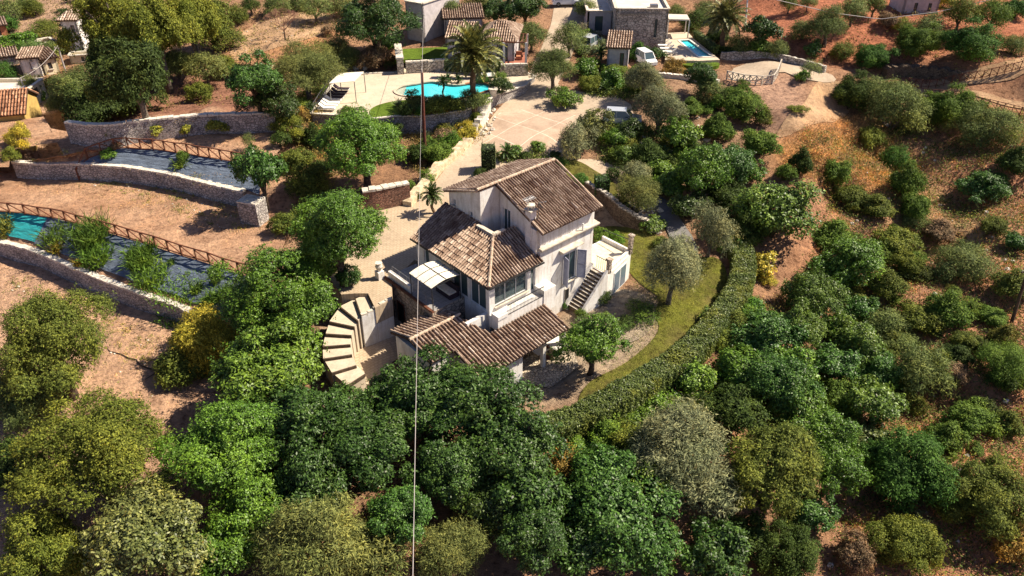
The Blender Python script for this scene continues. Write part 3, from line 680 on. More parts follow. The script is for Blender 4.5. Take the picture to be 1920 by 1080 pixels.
m = MB(); m.box(hp(XR / 2 + .1, -.19, 6.62), uu * (XR / 2 + .25), nR * .19, up * .06); m.box(hp(XR / 2 + .1, -.1, 6.45), uu * (XR / 2 + .12), nR * .1, up * .1); m.box(hp(XR + .2, 2.2, 6.62), uu * .2, mm * 2.2, up * .06); m.build('cornice', 'trim', villa)
MB().box(hp(4.4, -.33, 7.0), uu * .05, nR * .05, up * .3).build('vent_pipe', 'white_metal', villa)
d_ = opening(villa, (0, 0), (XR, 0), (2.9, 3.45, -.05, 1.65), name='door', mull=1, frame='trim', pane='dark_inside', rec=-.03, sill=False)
# roofs of the main block
hroof(villa, (-.3, -.6, 8.21), (1, 0), (-.3, 4.7, 10.5), [(0, 0), (6.55, 0), (6.2, 5.74), (0, 5.74)], seed=3, crs=.8, wcol=.245)
hroof(villa, (-2.3, 9.05, 8.95), (1, 0), (-2.3, 4.7, 10.5), [(0, 0), (8.4, 0), (8.3, 4.6), (0, 4.6)], seed=4)
caps(villa, hp(-2.3, 4.7, 10.58), hp(6.0, 4.7, 10.58)); caps(villa, hp(-2.3, 4.7, 10.45), hp(-2.3, 9.0, 9.0), r=.09); caps(villa, hp(-.3, 4.7, 10.45), hp(-.3, -.6, 8.27), r=.09); caps(villa, hp(6.22, 4.7, 10.45), hp(6.25, -.6, 8.27), r=.09)
# chimney, down the gable
m = MB().ext([hp(-.35, 1.35), hp(.25, 1.35), hp(.25, .75), hp(-.35, .75)], 2.5, 9.45); m.ext([hp(-.3, .75), hp(0.02, .75), hp(0.02, .15), hp(-.3, .15)], 2.5, 8.2)
ch = m.build('chimney', 'stucco', villa); MB().ext([hp(-.45, 1.45), hp(.35, 1.45), hp(.35, .65), hp(-.45, .65)], 9.5, 9.6).build('chimney_cap', 'trim', ch)
m = MB(); c = hp(-.05, 1.05, 9.6)
for a, b in ((-.2, .2), (.2, .2), (.2, -.2), (-.2, -.2)): m.box(c + Vector((a, b, .15)), (.05, 0, 0), (0, .05, 0), (0, 0, .15))
m.box(c + Vector((0, 0, .33)), (.3, 0, 0), (0, .3, 0), (0, 0, .03)); m.build('chimney_vent', 'trim', ch)
# wing: glazed walls under the hipped roof
m = MB(); WZ = 5.6
oL = [(1.0, 1.7, 3.6, 5.2), (4.7, 6.6, 3.08, 5.25), (6.9, 8.8, 3.08, 5.25)]
oF = [(.55, 3.9, 3.45, 5.35), (4.25, 4.75, 3.1, 5.3)]
wall(m, (-5.2, 0), (0, 0), -1, WZ, ops=oF); wall(m, (-5.2, 9.2), (-5.2, 0), -1, WZ, ops=oL); wall(m, (-2, 9.2), (-5.2, 9.2), -1, WZ)
m.build('wing_wall', 'stucco', villa)
opening(villa, (-5.2, 0), (0, 0), oF[0], mull=3, pane='clear_glass'); opening(villa, (-5.2, 0), (0, 0), oF[1], name='door', mull=1, pane='glass', sill=False)
opening(villa, (-5.2, 9.2), (-5.2, 0), oL[0], mull=1); opening(villa, (-5.2, 9.2), (-5.2, 0), oL[1], name='glass_door', mull=2, pane='glass', sill=False); opening(villa, (-5.2, 9.2), (-5.2, 0), oL[2], name='glass_door', mull=2, pane='glass', sill=False)
m = MB(); m.ext([hp(-5.1, .2), hp(-.1, .2), hp(-.1, 9), hp(-5.1, 9)], 2.9, 3.04); m.build('inner_floor', 'terrace_floor', villa)
m = MB(); m.ext([hp(-2.2, 1.5), hp(-2.1, 1.5), hp(-2.1, 8.8), hp(-2.2, 8.8)], 3.04, 5.5); m.build('inner_wall', 'brown_stone', villa)
def curtain(a, b, z0, z1, mat):
    A, Bp = hp(*a), hp(*b); n = int((Bp - A).length / .05); d = (Bp - A).normalized(); nn = Vector((-d.y, d.x, 0)); m = MB(); P = [A.lerp(Bp, i / n) + nn * (.05 * math.sin(i * 1.3)) for i in range(n + 1)]
    for p, q in zip(P, P[1:]): m.poly([(p.x, p.y, z0), (q.x, q.y, z0), (q.x, q.y, z1), (p.x, p.y, z1)])
    m.build('curtain', mat, villa)
curtain((-2.9, .42), (-1.35, .42), 3.1, 5.4, 'curtain'); curtain((-3.9, .42), (-3.6, .42), 3.1, 5.4, 'white_curtain'); curtain((-4.75, 3.9), (-4.75, 3.2), 3.1, 5.3, 'white_curtain'); curtain((-4.75, 1.3), (-4.75, .6), 3.1, 5.3, 'curtain')
zE = 5.72; zR = 7.5
hroof(villa, (-5.55, 9.4, zE), (0, -1), (-2.35, 9.4, zR), [(0, 0), (9.8, 0), (6.6, 3.65), (4.6, 3.65), (4.6, 4.05), (0, 4.05)], seed=5)
hroof(villa, (-5.55, -.4, zE), (1, 0), (-5.55, 2.8, zR), [(0, 0), (5.5, 0), (5.5, 3.65), (3.2, 3.65)], seed=6, crs=.7)
caps(villa, hp(-5.55, -.4, zE + .08), hp(-2.35, 2.8, zR + .1), r=.12); 
m = MB(); m.ext([hp(-2.5, 2.65), hp(-2.15, 2.65), hp(-2.15, 4.7), hp(-2.5, 4.7)], 7.3, 7.66); m.ext([hp(-2.14, 2.65), hp(-1.2, 2.65), hp(-1.2, 2.95), hp(-2.14, 2.95)], 7.3, 7.64); m.build('parapet_coping', 'trim', villa)
m = MB(); m.ext([hp(-2.14, 2.96), hp(-.01, 2.96), hp(-.01, 4.68), hp(-2.14, 4.68)], 6.0, 6.35); m.build('roof_pocket', 'red_floor', villa)
m = MB(); m.bar(hp(-5.62, -.45, zE - .1), hp(-5.62, 9.4, zE - .1), .1); m.bar(hp(-5.6, -.5, zE - .1), hp(0, -.5, zE - .1), .1); m.build('gutter', 'iron', villa)
MB().tube([hp(-5.3, -.1, 5.5), hp(-5.3, -.1, 3)], .05).build('drainpipe', 'white_metal', villa)
# balcony to the right and its railing
m = MB(); m.ext([hp(-5.25, -1.05), hp(.3, -1.05), hp(.3, -.02), hp(-5.25, -.02)], 2.0, 3.05); m.build('balcony', 'stucco', villa)
m = MB(); m.ext([hp(-5.3, -1.12), hp(-4.3, -1.12), hp(-4.3, -.95), hp(-5.3, -.95)], 3.052, 3.36); m.ext([hp(-5.3, -.94), hp(-5.1, -.94), hp(-5.1, -.32), hp(-5.3, -.32)], 3.052, 3.36); m.build('parapet', 'stucco', villa)
m = MB(); m.ext([hp(-.55, -1.12), hp(.75, -1.12), hp(.75, .0), hp(-.55, .0)], 1.6, 3.55); m.build('parapet_block', 'stucco', villa)
m = MB(); m.bar(hp(-4.3, -1.05, 3.95), hp(-.55, -1.05, 3.95), .05); m.bar(hp(-4.3, -1.05, 3.12), hp(-.55, -1.05, 3.12), .04)
for i in range(27): s_ = -4.3 + 3.75 * i / 26; m.bar(hp(s_, -1.05, 3.1), hp(s_, -1.05, 3.95), .022)
m.build('railing', 'iron', villa)
# left terrace with its coping and glass railing
m = MB(); m.ext([hp(-8.3, 3.0), hp(-5.21, 3.0), hp(-5.21, 9.5), hp(-8.3, 9.5)], -1, 3.1); tb = m.build('terrace', 'villa_stone', villa); 
MB().ext([hp(-8.25, 3.05), hp(-5.22, 3.05), hp(-5.22, 9.45), hp(-8.25, 9.45)], 3.101, 3.12).build('terrace_floor', 'terrace_floor', tb)
m = MB(); m.ext([hp(-8.42, 2.9), hp(-8.2, 2.9), hp(-8.2, 9.6), hp(-8.42, 9.6)], 3.1, 3.22); m.build('coping', 'wood', tb)
m = MB(); m.ext([hp(-8.1, 6.2), hp(-7.85, 6.2), hp(-7.85, 9.2), hp(-8.1, 9.2)], 3.13, 3.75); m.build('low_parapet', 'stucco', tb)
m = MB(); m.bar(hp(-7.7, 6.2, 4.05), hp(-7.7, 9.2, 4.05), .03); m.bar(hp(-8.1, 3.1, 4.05), hp(-8.1, 6.0, 4.05), .025)
for i in range(4): m.bar(hp(-7.7, 6.2 + i, 3.1), hp(-7.7, 6.2 + i, 4.05), .03); m.bar(hp(-8.1, 3.1 + i * .96, 3.1), hp(-8.1, 3.1 + i * .96, 4.05), .025)
m.build('railing', 'steel', tb)
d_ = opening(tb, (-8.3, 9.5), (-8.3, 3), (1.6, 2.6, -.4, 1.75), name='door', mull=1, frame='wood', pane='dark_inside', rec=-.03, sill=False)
# lower wing: stepped tiled roofs and walls
def zl(t): return 2.4 + .30 * (t + 1)
LS = math.hypot(1, .3)
hroof(villa, (-9.3, -3.9, zl(-3.9)), (1, 0), (-9.3, 1.35, zl(1.35)), [(0, 0), (8.9, 0), (8.9, 2.75 * LS), (3.3, 2.75 * LS), (2.7, 4.2 * LS), (2.3, 5.25 * LS), (0, 5.25 * LS)], seed=8, wcol=.29, crs=.7)
hroof(villa, (-11.5, -1.0, zl(-1)), (1, 0), (-11.5, 1.35, zl(1.35)), [(0, 0), (2.18, 0), (2.18, 2.35 * LS), (0, 2.35 * LS)], seed=9, wcol=.29)
hroof(villa, (-11.5, 4.1, zl(-1.4)), (1, 0), (-11.5, 1.37, zl(1.35)), [(0, 0), (3.1, 0), (3.1, 1.1), (4.5, 1.1), (4.5, 2.84), (0, 2.84)], seed=10, wcol=.29)
caps(villa, hp(-11.6, 1.36, zl(1.35) + .1), hp(-7.0, 1.36, zl(1.35) + .1), r=.12); caps(villa, hp(-9.3, -3.95, zl(-3.9) + .05), hp(-9.3, -1, zl(-1) + .05), r=.09, mat='roof_tile')
m = MB(); zt = zl(-3.4) - .2
wall(m, (-9.1, -3.4), (-4.9, -3.4), -3, zt, ops=[(1.4, 2.3, -.7, .6)]); wall(m, (-9.1, 3.8), (-9.1, -3.4), -3, zl(-1) - .35, zt); wall(m, (-11.3, -.8), (-9.12, -.8), -3, zl(-.8) - .2); wall(m, (-11.3, 3.7), (-11.3, -.8), -3, zl(-1) - .3); wall(m, (-9.0, 3.7), (-11.3, 3.7), -3, zl(-1.2) - .25)
wall(m, (-4.9, -3.4), (-4.9, -1.3), -3, zt); wall(m, (-4.9, -1.3), (-.6, -1.3), -3, 1.9); wall(m, (-.8, -1.5), (-.8, .2), -2, 1.9); wall(m, (-7.2, .2), (-5.2, .2), -2, 3.0)
m.build('lower_wall', 'stucco', villa); opening(villa, (-9.1, -3.4), (-4.9, -3.4), (1.4, 2.3, -.7, .6), mull=2)
m = MB(); m.box(hp(-.75, -3.45, .1), uu * .17, mm * .17, up * 1.55); m.box(hp(-2.8, -3.45, .1), uu * .15, mm * .15, up * 1.55); m.box(hp(-2.7, -3.45, 1.53), uu * 2.1, mm * .12, up * .1); m.build('porch_post', 'stucco', villa)
opening(villa, (-4.9, -1.3), (-.6, -1.3), (1.2, 2.9, -1.2, .9), name='door', mull=2, frame='wood', pane='glass', rec=-.03, sill=False)
# outside stair and raised landing at the right
m = MB(); NS = 12
for i in range(NS):
    s0 = 3.15 + i * .225; m.ext([hp(s0, -1.75), hp(s0 + .3, -1.75), hp(s0 + .3, -.35), hp(s0, -.35)], -.5, .2 + i * .215)
st = m.build('stair', 'brown_stone', villa); m = MB()
for i in range(NS): s0 = 3.15 + i * .225; m.ext([hp(s0 - .02, -1.74), hp(s0 + .16, -1.74), hp(s0 + .16, -.36), hp(s0 - .02, -.36)], .2 + i * .215, .235 + i * .215)
m.build('tread_edge', 'trim', st); m = MB()
m.prism([hp(3.0, -1.98, -.5), hp(5.95, -1.98, -.5), hp(5.95, -1.76, -.5), hp(3.0, -1.76, -.5)], [hp(3.0, -1.98, .3), hp(5.95, -1.98, 3.1), hp(5.95, -1.76, 3.1), hp(3.0, -1.76, .3)])
m.prism([hp(3.0, -.34, -.5), hp(5.95, -.34, -.5), hp(5.95, -.01, -.5), hp(3.0, -.01, -.5)], [hp(3.0, -.34, .3), hp(5.95, -.34, 3.0), hp(5.95, -.01, 3.0), hp(3.0, -.01, .3)]); m.build('stair_wall', 'stucco', st)
m = MB(); m.ext([hp(5.96, -1.98), hp(10.1, -.95), hp(10.1, 2.3), hp(6.06, 2.3)], -.5, 2.6); ld = m.build('landing', 'stucco', villa)
MB().ext([hp(6.1, -1.7), hp(9.9, -.75), hp(9.9, 2.1), hp(6.1, 2.1)], 2.601, 2.62).build('landing_floor', 'cream_wall', ld)
for s_, t_, h_ in ((6.3, -1.75, 1.25), (10.0, -.9, 1.7)):
    m = MB(); m.box(hp(s_, t_, 2.6 + h_ / 2), uu * .16, mm * .16, up * h_ / 2); m.box(hp(s_, t_, 2.65 + h_), uu * .23, mm * .23, up * .06); m.build('pillar', 'villa_stone', ld)

m = MB(); m.prism([hp(6.5, -1.72, 2.6), hp(9.8, -.95, 2.6), hp(9.8, -.75, 2.6), hp(6.5, -1.5, 2.6)], [hp(6.5, -1.72, 2.95), hp(9.8, -.95, 2.95), hp(9.8, -.75, 2.95), hp(6.5, -1.5, 2.95)]); m.ext([hp(9.9, -.7), hp(10.1, -.7), hp(10.1, 2.3), hp(9.9, 2.3)], 2.6, 2.95); m.build('parapet', 'stucco', ld)
m = MB(); m.bar(hp(9.95, -.7, 3.9), hp(9.95, 2.2, 3.6), .05); m.bar(hp(6.2, -1.6, 3.7), hp(6.2, -.4, 3.7), .04)
for i in range(6): m.bar(hp(6.2, -1.6 + i * .22, 2.62), hp(6.2, -1.6 + i * .22, 3.7), .03)
m.build('railing', 'iron', ld)
a_, b__ = hp(5.96, -1.98), hp(10.1, -.95); dd_ = (b__ - a_).normalized(); nn_ = Vector((dd_.y, -dd_.x, 0))
for i in range(2):
    c = a_ + dd_ * (1.75 + i * 1.15) + nn_ * .03 + up * 1.15; f = MB().box(c, dd_ * .55, nn_ * .03, up * 1.05).build('garage_door', 'white_metal', ld); MB().box(c + nn_ * .04, dd_ * .46, nn_ * .01, up * .94).build('door_panel', 'blue_glass', f)
# things on and round the villa
t = thing('satellite_dish', hp(.1, .9, 9.7), 'grey satellite dish with its mast on the villa chimney', 'satellite dish')
m = MB(); c = hp(.45, .5, 9.9); ax = Vector((.7, .25, .5)).normalized(); x_ = ax.cross(up).normalized(); y_ = ax.cross(x_); o = len(m.v); m.v.append(tuple(c - ax * .1))
for rr, of in ((.2, -.06), (.38, .04)):
    for k in range(14): an = k * math.pi / 7; m.v.append(tuple(c + ax * of + (x_ * math.cos(an) + y_ * math.sin(an)) * rr))
for k in range(14): k2 = (k + 1) % 14; m.f.append((0, 1 + k, 1 + k2)); m.f.append((1 + k, 15 + k, 15 + k2, 1 + k2))
m.build('dish', 'steel', t); MB().tube([hp(.3, .6, 8.6), hp(.3, .6, 10.1), c], .03).build('mast', 'steel', t); MB().tube([c - y_ * .35, c + ax * .45], .02).ball(c + ax * .45, .06).build('feed_arm', 'steel', t)
t = thing('roof_antenna', hp(0, 1.5, 9.5), 'spiky television antenna beside the dish on the villa chimney', 'antenna')
m = MB(); m.tube([hp(-.2, 1.2, 9.0), hp(-.2, 1.2, 10.6)], .025); m.build('mast', 'steel', t); m = MB(); m.bar(hp(-.6, 1.2, 10.4), hp(.4, 1.2, 10.4), .03)
for i in range(7): m.bar(hp(-.55 + i * .15, .9, 10.4), hp(-.55 + i * .15, 1.5, 10.4), .02)
m.build('element', 'white_metal', t)
t = thing('terrace_canopy', hp(-6.9, 4.4, 3.12), 'cream canvas canopy with dark seams on thin posts over the villa terrace', 'canopy')
CS = [(-8.25, 3.0), (-5.6, 3.0), (-5.6, 5.75), (-8.25, 5.75)]
for s_, t_ in CS: MB().tube([hp(s_, t_, 3.12), hp(s_, t_, 5.25)], .035, 6).build('post', 'iron', t)
m = MB(); nn = 8
for i in range(nn + 1):
    for j in range(nn + 1): a, b = i / nn, j / nn; m.v.append(tuple(hp(-8.3 + 2.75 * a, 2.95 + 2.85 * b, 5.25 + .22 * math.sin(math.pi * a) - .02 * math.sin(math.pi * b * 3) ** 2)))
for i in range(nn):
    for j in range(nn): k = i * (nn + 1) + j; m.f.append((k, k + nn + 1, k + nn + 2, k + 1))
m.build('canvas', 'canvas', t, smooth=True); m = MB()
def cz(a): return 5.27 + .22 * math.sin(math.pi * a)
for b in (1 / 3, 2 / 3):
    for i in range(8): m.bar(hp(-8.3 + 2.75 * i / 8, 2.95 + 2.85 * b, cz(i / 8)), hp(-8.3 + 2.75 * (i + 1) / 8, 2.95 + 2.85 * b, cz((i + 1) / 8)), .035)
m.bar(hp(-8.3 + 2.75 * .5, 2.95, cz(.5)), hp(-8.3 + 2.75 * .5, 5.8, cz(.5)), .035); m.build('seam', 'iron', t)
m = MB()
for a, b in zip(CS, CS[1:] + CS[:1]): m.bar(hp(*a, 5.22), hp(*b, 5.22), .05)
m.build('frame', 'iron', t)
t = thing('garden_sofa', hp(-6.3, 4.2, 3.12), 'dark outdoor sofa with pale cushions under the terrace canopy', 'sofa')
MB().box(hp(-6.0, 4.2, 3.35), uu * .4, mm * .9, up * .2).box(hp(-5.55, 4.2, 3.6), uu * .1, mm * .9, up * .42).build('sofa_frame', 'dark_cloth', t); MB().box(hp(-6.05, 4.2, 3.6), uu * .34, mm * .82, up * .06).build('cushion', 'white_curtain', t)
t = thing('flue_pipe', hp(-10.6, -.4, 2.6), 'thin dark flue pipe rising beside the lower tiled roof', 'flue pipe')
MB().tube([hp(-11.0, -1.6, -1.5), hp(-11.0, -1.6, 4.1)], .06, 8).build('pipe', 'iron', t); MB().tube([hp(-11.0, -1.6, -1.5), hp(-11.0, -1.6, 1.4)], .11, 8).build('pipe_sleeve', 'white_metal', t)
t = thing('roof_pot', hp(-1.5, 4.1, 6.35), 'red clay pot on the small roof pocket between the villa gables', 'plant pot')
MB().tube([hp(-1.5, 4.2, 6.35), hp(-1.5, 4.2, 6.85)], [.17, .26], 12).build('pot_body', 'terracotta', t); MB().tube([hp(-1.5, 4.2, 6.78), hp(-1.5, 4.2, 6.88)], [.29, .29], 12).build('rim', 'terracotta', t)
# curved stair round the sunken court
t = thing('curved_stair', W(650, 610, 1.5), 'curved flight of broad pale steps with dark risers left of the villa', 'stairs')
RL = [((697,540),(735,562)),((690,550),(703,577)),((667,560),(678,591)),((638,574),(672,601)),((618,602),(665,612)),((611,625),(659,628)),((605,649),(657,645)),((606,672),(660,664)),((622,698),(668,684)),((650,722),(684,700))]
m = MB(); rm = MB()
for i in range(len(RL) - 1):
    z = 3.0 - i * .27; a, b = W(*RL[i][0], z), W(*RL[i][1], z); c, d = W(*RL[i + 1][1], z), W(*RL[i + 1][0], z)
    m.prism([(p.x, p.y, -1.5) for p in (a, b, c, d)], [(p.x, p.y, z) for p in (a, b, c, d)])
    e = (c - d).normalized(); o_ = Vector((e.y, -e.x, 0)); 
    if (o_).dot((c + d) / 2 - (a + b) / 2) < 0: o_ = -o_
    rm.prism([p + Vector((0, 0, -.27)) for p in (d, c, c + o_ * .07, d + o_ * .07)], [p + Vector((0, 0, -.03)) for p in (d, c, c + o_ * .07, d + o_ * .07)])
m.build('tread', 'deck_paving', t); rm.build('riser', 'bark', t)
cwp = [W(735,562,3.0), W(703,577,3.0), W(678,591,2.8)]
stone_wall('court_wall', cwp, -1.2, lambda q: 3.12 - .5 * q, .25, 'stucco', 'short white wall of the sunken court beside the curved stair', n=14, irr=0, side=-1, coping=.5, copemat='trim')
drape('court_floor', [tuple(p.xy) for p in pxw([(655,598),(700,590),(760,600),(800,640),(720,690),(700,740),(660,740),(664,690),(650,650)])], 'court_paving', off=.10, smooth=1)
# patio furniture beside the porch
def table(loc, label, mat='white_metal', sz=.5, h=.74):
    t = thing('garden_table', loc, label, 'table'); l = Vector(loc); MB().box(l + up * h, uu * sz, mm * sz, up * .03).build('tabletop', mat, t)
    for a in (-1, 1):
        for b in (-1, 1): MB().bar(l + uu * a * sz * .85 + mm * b * sz * .85, l + uu * a * sz * .85 + mm * b * sz * .85 + up * (h - .03), .05).build('leg', 'iron', t)
def chair(loc, rz, label, mat='wood', group=None, cat='chair'):
    t = thing('garden_chair', loc, label, cat, group); l = Vector(loc); d = Vector((math.cos(rz), math.sin(rz), 0)); n = Vector((-d.y, d.x, 0))
    MB().box(l + up * .44, d * .23, n * .24, up * .03).build('seat', mat, t); MB().box(l - d * .23 + up * .72, d * .02, n * .24, up * .25).build('backrest', mat, t)
    for a in (-1, 1):
        for b in (-1, 1): MB().bar(l + d * a * .2 + n * b * .21, l + d * a * .2 + n * b * .21 + up * .44, .04).build('leg', mat, t)
def gp(px, py):
    d = ray(px, py); tt = 15.
    while tt < 300:
        p = Vector((0, 0, H)) + d * tt
        if p.z <= gz(p.x, p.y): break
        tt += .8
    lo, hi = tt - .8, tt
    for _ in range(10):
        mi = (lo + hi) / 2; p = Vector((0, 0, H)) + d * mi
        if p.z <= gz(p.x, p.y): hi = mi
        else: lo = mi
    return Vector((0, 0, H)) + d * hi
drape('patio', [tuple(p.xy) for p in pxw([(960,690),(1040,640),(1075,655),(1085,690),(1030,730),(980,720)])], 'cobble', off=.14, smooth=0)
table(gp(1010, 668), 'pale square table at the edge of the villa porch', 'cream_cloth', .6); table(gp(1042, 654), 'larger pale table in the sun beside the lower tiled roof', 'cream_cloth', .85)
chair(gp(1022, 664), 2.2, 'brown wicker chair between the two pale porch tables'); chair(gp(1030, 679), 1.2, 'brown wicker chair in front of the larger pale porch table')
# ---------------- buildings beyond ----------------
def block(m, P, z0, z1): m.ext(P, z0, z1)
def far_house(name, label, fl, fr, z, depth, h, wallmat, roofk, roofmat, wins=(), rh=1.2, ov=.3, sidemat=None, rot=0, group=None, cat='house', tiled=True):
    """fl, fr: photo points of the front wall's foot; wins: (side, from, to, sill, head) as fractions and metres"""
    A = W(fl[0], fl[1], z); Bp = W(fr[0], fr[1], z); d = (Bp - A); L = d.length; d /= L; n = Vector((-d.y, d.x, 0)); t = thing(name, A, label, cat, group)
    P = lambda a, b, zz=0: A + d * a + n * b + Vector((0, 0, zz))
    m = MB(); ring = [(0, 0), (L, 0), (L, depth), (0, depth)]
    for k in range(4):
        a, b = ring[k], ring[(k + 1) % 4]; ln = L if k % 2 == 0 else depth
        ops = [(x0 * ln, x1 * ln, z + s0, z + s1) for sd, x0, x1, s0, s1 in wins if sd == k]
        PP = lambda s_, t_, z_=0: A + d * s_ + n * t_ + Vector((0, 0, z_ - 0 - A.z))
        wall(m, a, b, z - 1.5, z + h, ops=ops, P=PP, th=.25)
        for o in ops: opening(t, a, b, o, P=PP, mull=1 if o[1] - o[0] < 1.2 else 2, th=.25, frame='wood' if roofmat != 'flat_roof' else 'iron')
    m.build('wall', wallmat, t)
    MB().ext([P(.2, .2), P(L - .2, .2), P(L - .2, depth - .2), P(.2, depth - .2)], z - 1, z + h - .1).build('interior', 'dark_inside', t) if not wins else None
    up = Vector((0, 0, 1))
    if roofk == 'flat':
        m = MB().ext([P(.24, .24), P(L - .24, .24), P(L - .24, depth - .24), P(.24, depth - .24)], z + h - .45, z + h - .3); m.build('roof', 'flat_roof', t)
        c = MB()
        for k in range(4): a, b = ring[k], ring[(k + 1) % 4]; c.bar(P(*a, h + .03), P(*b, h + .03), .36, .12)
        c.build('parapet_coping', 'trim', t)
    elif roofk == 'shed':
        T = P(0, depth + ov, h + rh) - P(0, -ov, h)
        roof(t, P(-ov, -ov, h), d, T, [(0, 0), (L + 2 * ov, 0), (L + 2 * ov, T.length), (0, T.length)], mat=roofmat, seed=int(L * 7), wcol=.3, crs=.6)
        m = MB()
        for x in (0.02, L - .02): m.poly([P(x, 0, h - .01), P(x, depth, h - .01), P(x, depth, h + rh - .1)])
        m.poly([P(0, depth, h - .01), P(L, depth, h - .01), P(L, depth, h + rh - .12), P(0, depth, h + rh - .12)]); m.build('gable', wallmat, t)
    elif roofk == 'gable':      # ridge along the front
        T = P(0, depth / 2, h + rh) - P(0, -ov, h - .1); roof(t, P(-ov, -ov, h - .1), d, T, [(0, 0), (L + 2 * ov, 0), (L + 2 * ov, T.length), (0, T.length)], mat=roofmat, seed=int(L * 9), wcol=.3, crs=.6)
        T = P(0, depth / 2, h + rh) - P(0, depth + ov, h - .1); roof(t, P(-ov, depth + ov, h - .1), d, T, [(0, 0), (L + 2 * ov, 0), (L + 2 * ov, T.length), (0, T.length)], mat=roofmat, seed=int(L * 5), wcol=.3, crs=.6)
        m = MB()
        for x in (0.02, L - .02): m.poly([P(x, 0, h - .01), P(x, depth, h - .01), P(x, depth / 2, h + rh - .15)])
        m.build('gable', wallmat, t)
    elif roofk == 'gable_side':  # ridge runs back
        T = P(L / 2, 0, h + rh) - P(-ov, 0, h - .1); roof(t, P(-ov, depth + ov, h - .1), -n, T, [(0, 0), (depth + 2 * ov, 0), (depth + 2 * ov, T.length), (0, T.length)], mat=roofmat, seed=int(L * 3), wcol=.3, crs=.6)
        T = P(L / 2, 0, h + rh) - P(L + ov, 0, h - .1); roof(t, P(L + ov, -ov, h - .1), n, T, [(0, 0), (depth + 2 * ov, 0), (depth + 2 * ov, T.length), (0, T.length)], mat=roofmat, seed=int(L * 4), wcol=.3, crs=.6)
        m = MB()
        for x in (0.02, depth - .02): m.poly([P(0, x, h - .01), P(L, x, h - .01), P(L / 2, x, h + rh - .15)])
        m.build('gable', wallmat, t)
    elif roofk == 'hip':
        i = min(L, depth) / 2 * .9; T = P(0, depth / 2, h + rh) - P(0, -ov, h); e = T.length
        roof(t, P(-ov, -ov, h), d, T, [(0, 0), (L + 2 * ov, 0), (L + 2 * ov - i, e), (i, e)], mat=roofmat, seed=1, wcol=.3, crs=.6)
        T = P(0, depth / 2, h + rh) - P(0, depth + ov, h); roof(t, P(L + ov, depth + ov, h), -d, T, [(0, 0), (L + 2 * ov, 0), (L + 2 * ov - i, e), (i, e)], mat=roofmat, seed=2, wcol=.3, crs=.6)
        w2 = depth + 2 * ov
        T = P(i - ov, 0, h + rh) - P(-ov, 0, h); e2 = T.length; roof(t, P(-ov, depth + ov, h), -n, T, [(0, 0), (w2, 0), (w2 / 2, e2)], mat=roofmat, seed=3, wcol=.3, crs=.6)
        T = P(L + ov - i, 0, h + rh) - P(L + ov, 0, h); roof(t, P(L + ov, -ov, h), n, T, [(0, 0), (w2, 0), (w2 / 2, e2)], mat=roofmat, seed=4, wcol=.3, crs=.6)
    return t, P, L
MATS['tile_orange'] = None
def tilecopy(name, mul):
    m = MATS['roof_tile'].copy(); m.name = name; MATS[name] = m
    for n_ in m.node_tree.nodes:
        if n_.type == 'VALTORGB' and n_.color_ramp.elements[0].color[0] < .3 and len(n_.color_ramp.elements) == 5:
            for e in n_.color_ramp.elements: e.color = tuple(min(1, a * b) for a, b in zip(e.color[:3], mul)) + (1,)
tilecopy('tile_orange', (1.05, .72, .55)); tilecopy('tile_pale', (1.15, 1.2, 1.25))
# hamlet at the upper left
far_house('village_house', 'ochre house with a bright orange tiled roof at the left edge', (-45,268), (60,258), 3.6, 6.2, 2.9, 'ochre', 'gable', 'tile_orange', [(0, .3, .42, .2, 2.1), (0, .7, .8, 1, 2)], rh=1.6)
far_house('village_house', 'low white building with a long flat grey roof behind the orange roofed house', (-40,205), (62,203), 4.6, 4, 2.2, 'cream_wall', 'flat', 'flat_roof', [(1, .3, .6, .9, 1.8)])
far_house('village_house', 'small lilac and white house with a blue shutter, right of the left-hand bushes', (48,151), (83,148), 4.8, 3.6, 2.8, 'stucco', 'shed', 'roof_tile', [(0, .5, .75, 1.4, 2.2), (0, .55, .8, 0, .6)], rh=.3)
far_house('village_house', 'small annexe with a tiled roof touching the lilac and white house', (88,143), (114,138), 5, 3.5, 2.2, 'cream_wall', 'shed', 'roof_tile', [(0, .3, .6, .8, 1.6)], rh=.4)
far_house('village_house', 'narrow tall white house with a sunlit side against the pine trees', (132,104), (161,103), 5.8, 4.2, 4.6, 'stucco', 'hip', 'tile_pale', [(0, .55, .8, 2.9, 3.9), (0, .15, .35, 2.9, 3.5)], rh=.7)
far_house('village_house', 'long low beige wall house half sunk in olives above the lilac house', (60,108), (112,98), 5.6, 3, 1.4, 'pale_stone', 'flat', 'flat_roof', [(0, .4, .5, .2, 1)])
far_house('village_house', 'tan roofed stone house at the left edge above the white village houses', (-30,140), (40,130), 5.0, 5, 1.9, 'pale_stone', 'shed', 'tile_pale', [(0, .6, .7, .6, 1.4)], rh=.8)
far_house('village_house', 'little brick coloured hut beside the bright green tree at the left edge', (-10,80), (20,76), 6.2, 3, 2.2, 'terracotta', 'shed', 'tile_pale', [(0, .4, .6, .8, 1.6)], rh=.4)
far_house('garden_shed', 'low pale garden store with a flat roof under the pines', (133,118), (186,114), 5.8, 1.6, .9, 'cream_wall', 'flat', 'flat_roof', [(0, .4, .5, .1, .7)], cat='shed')
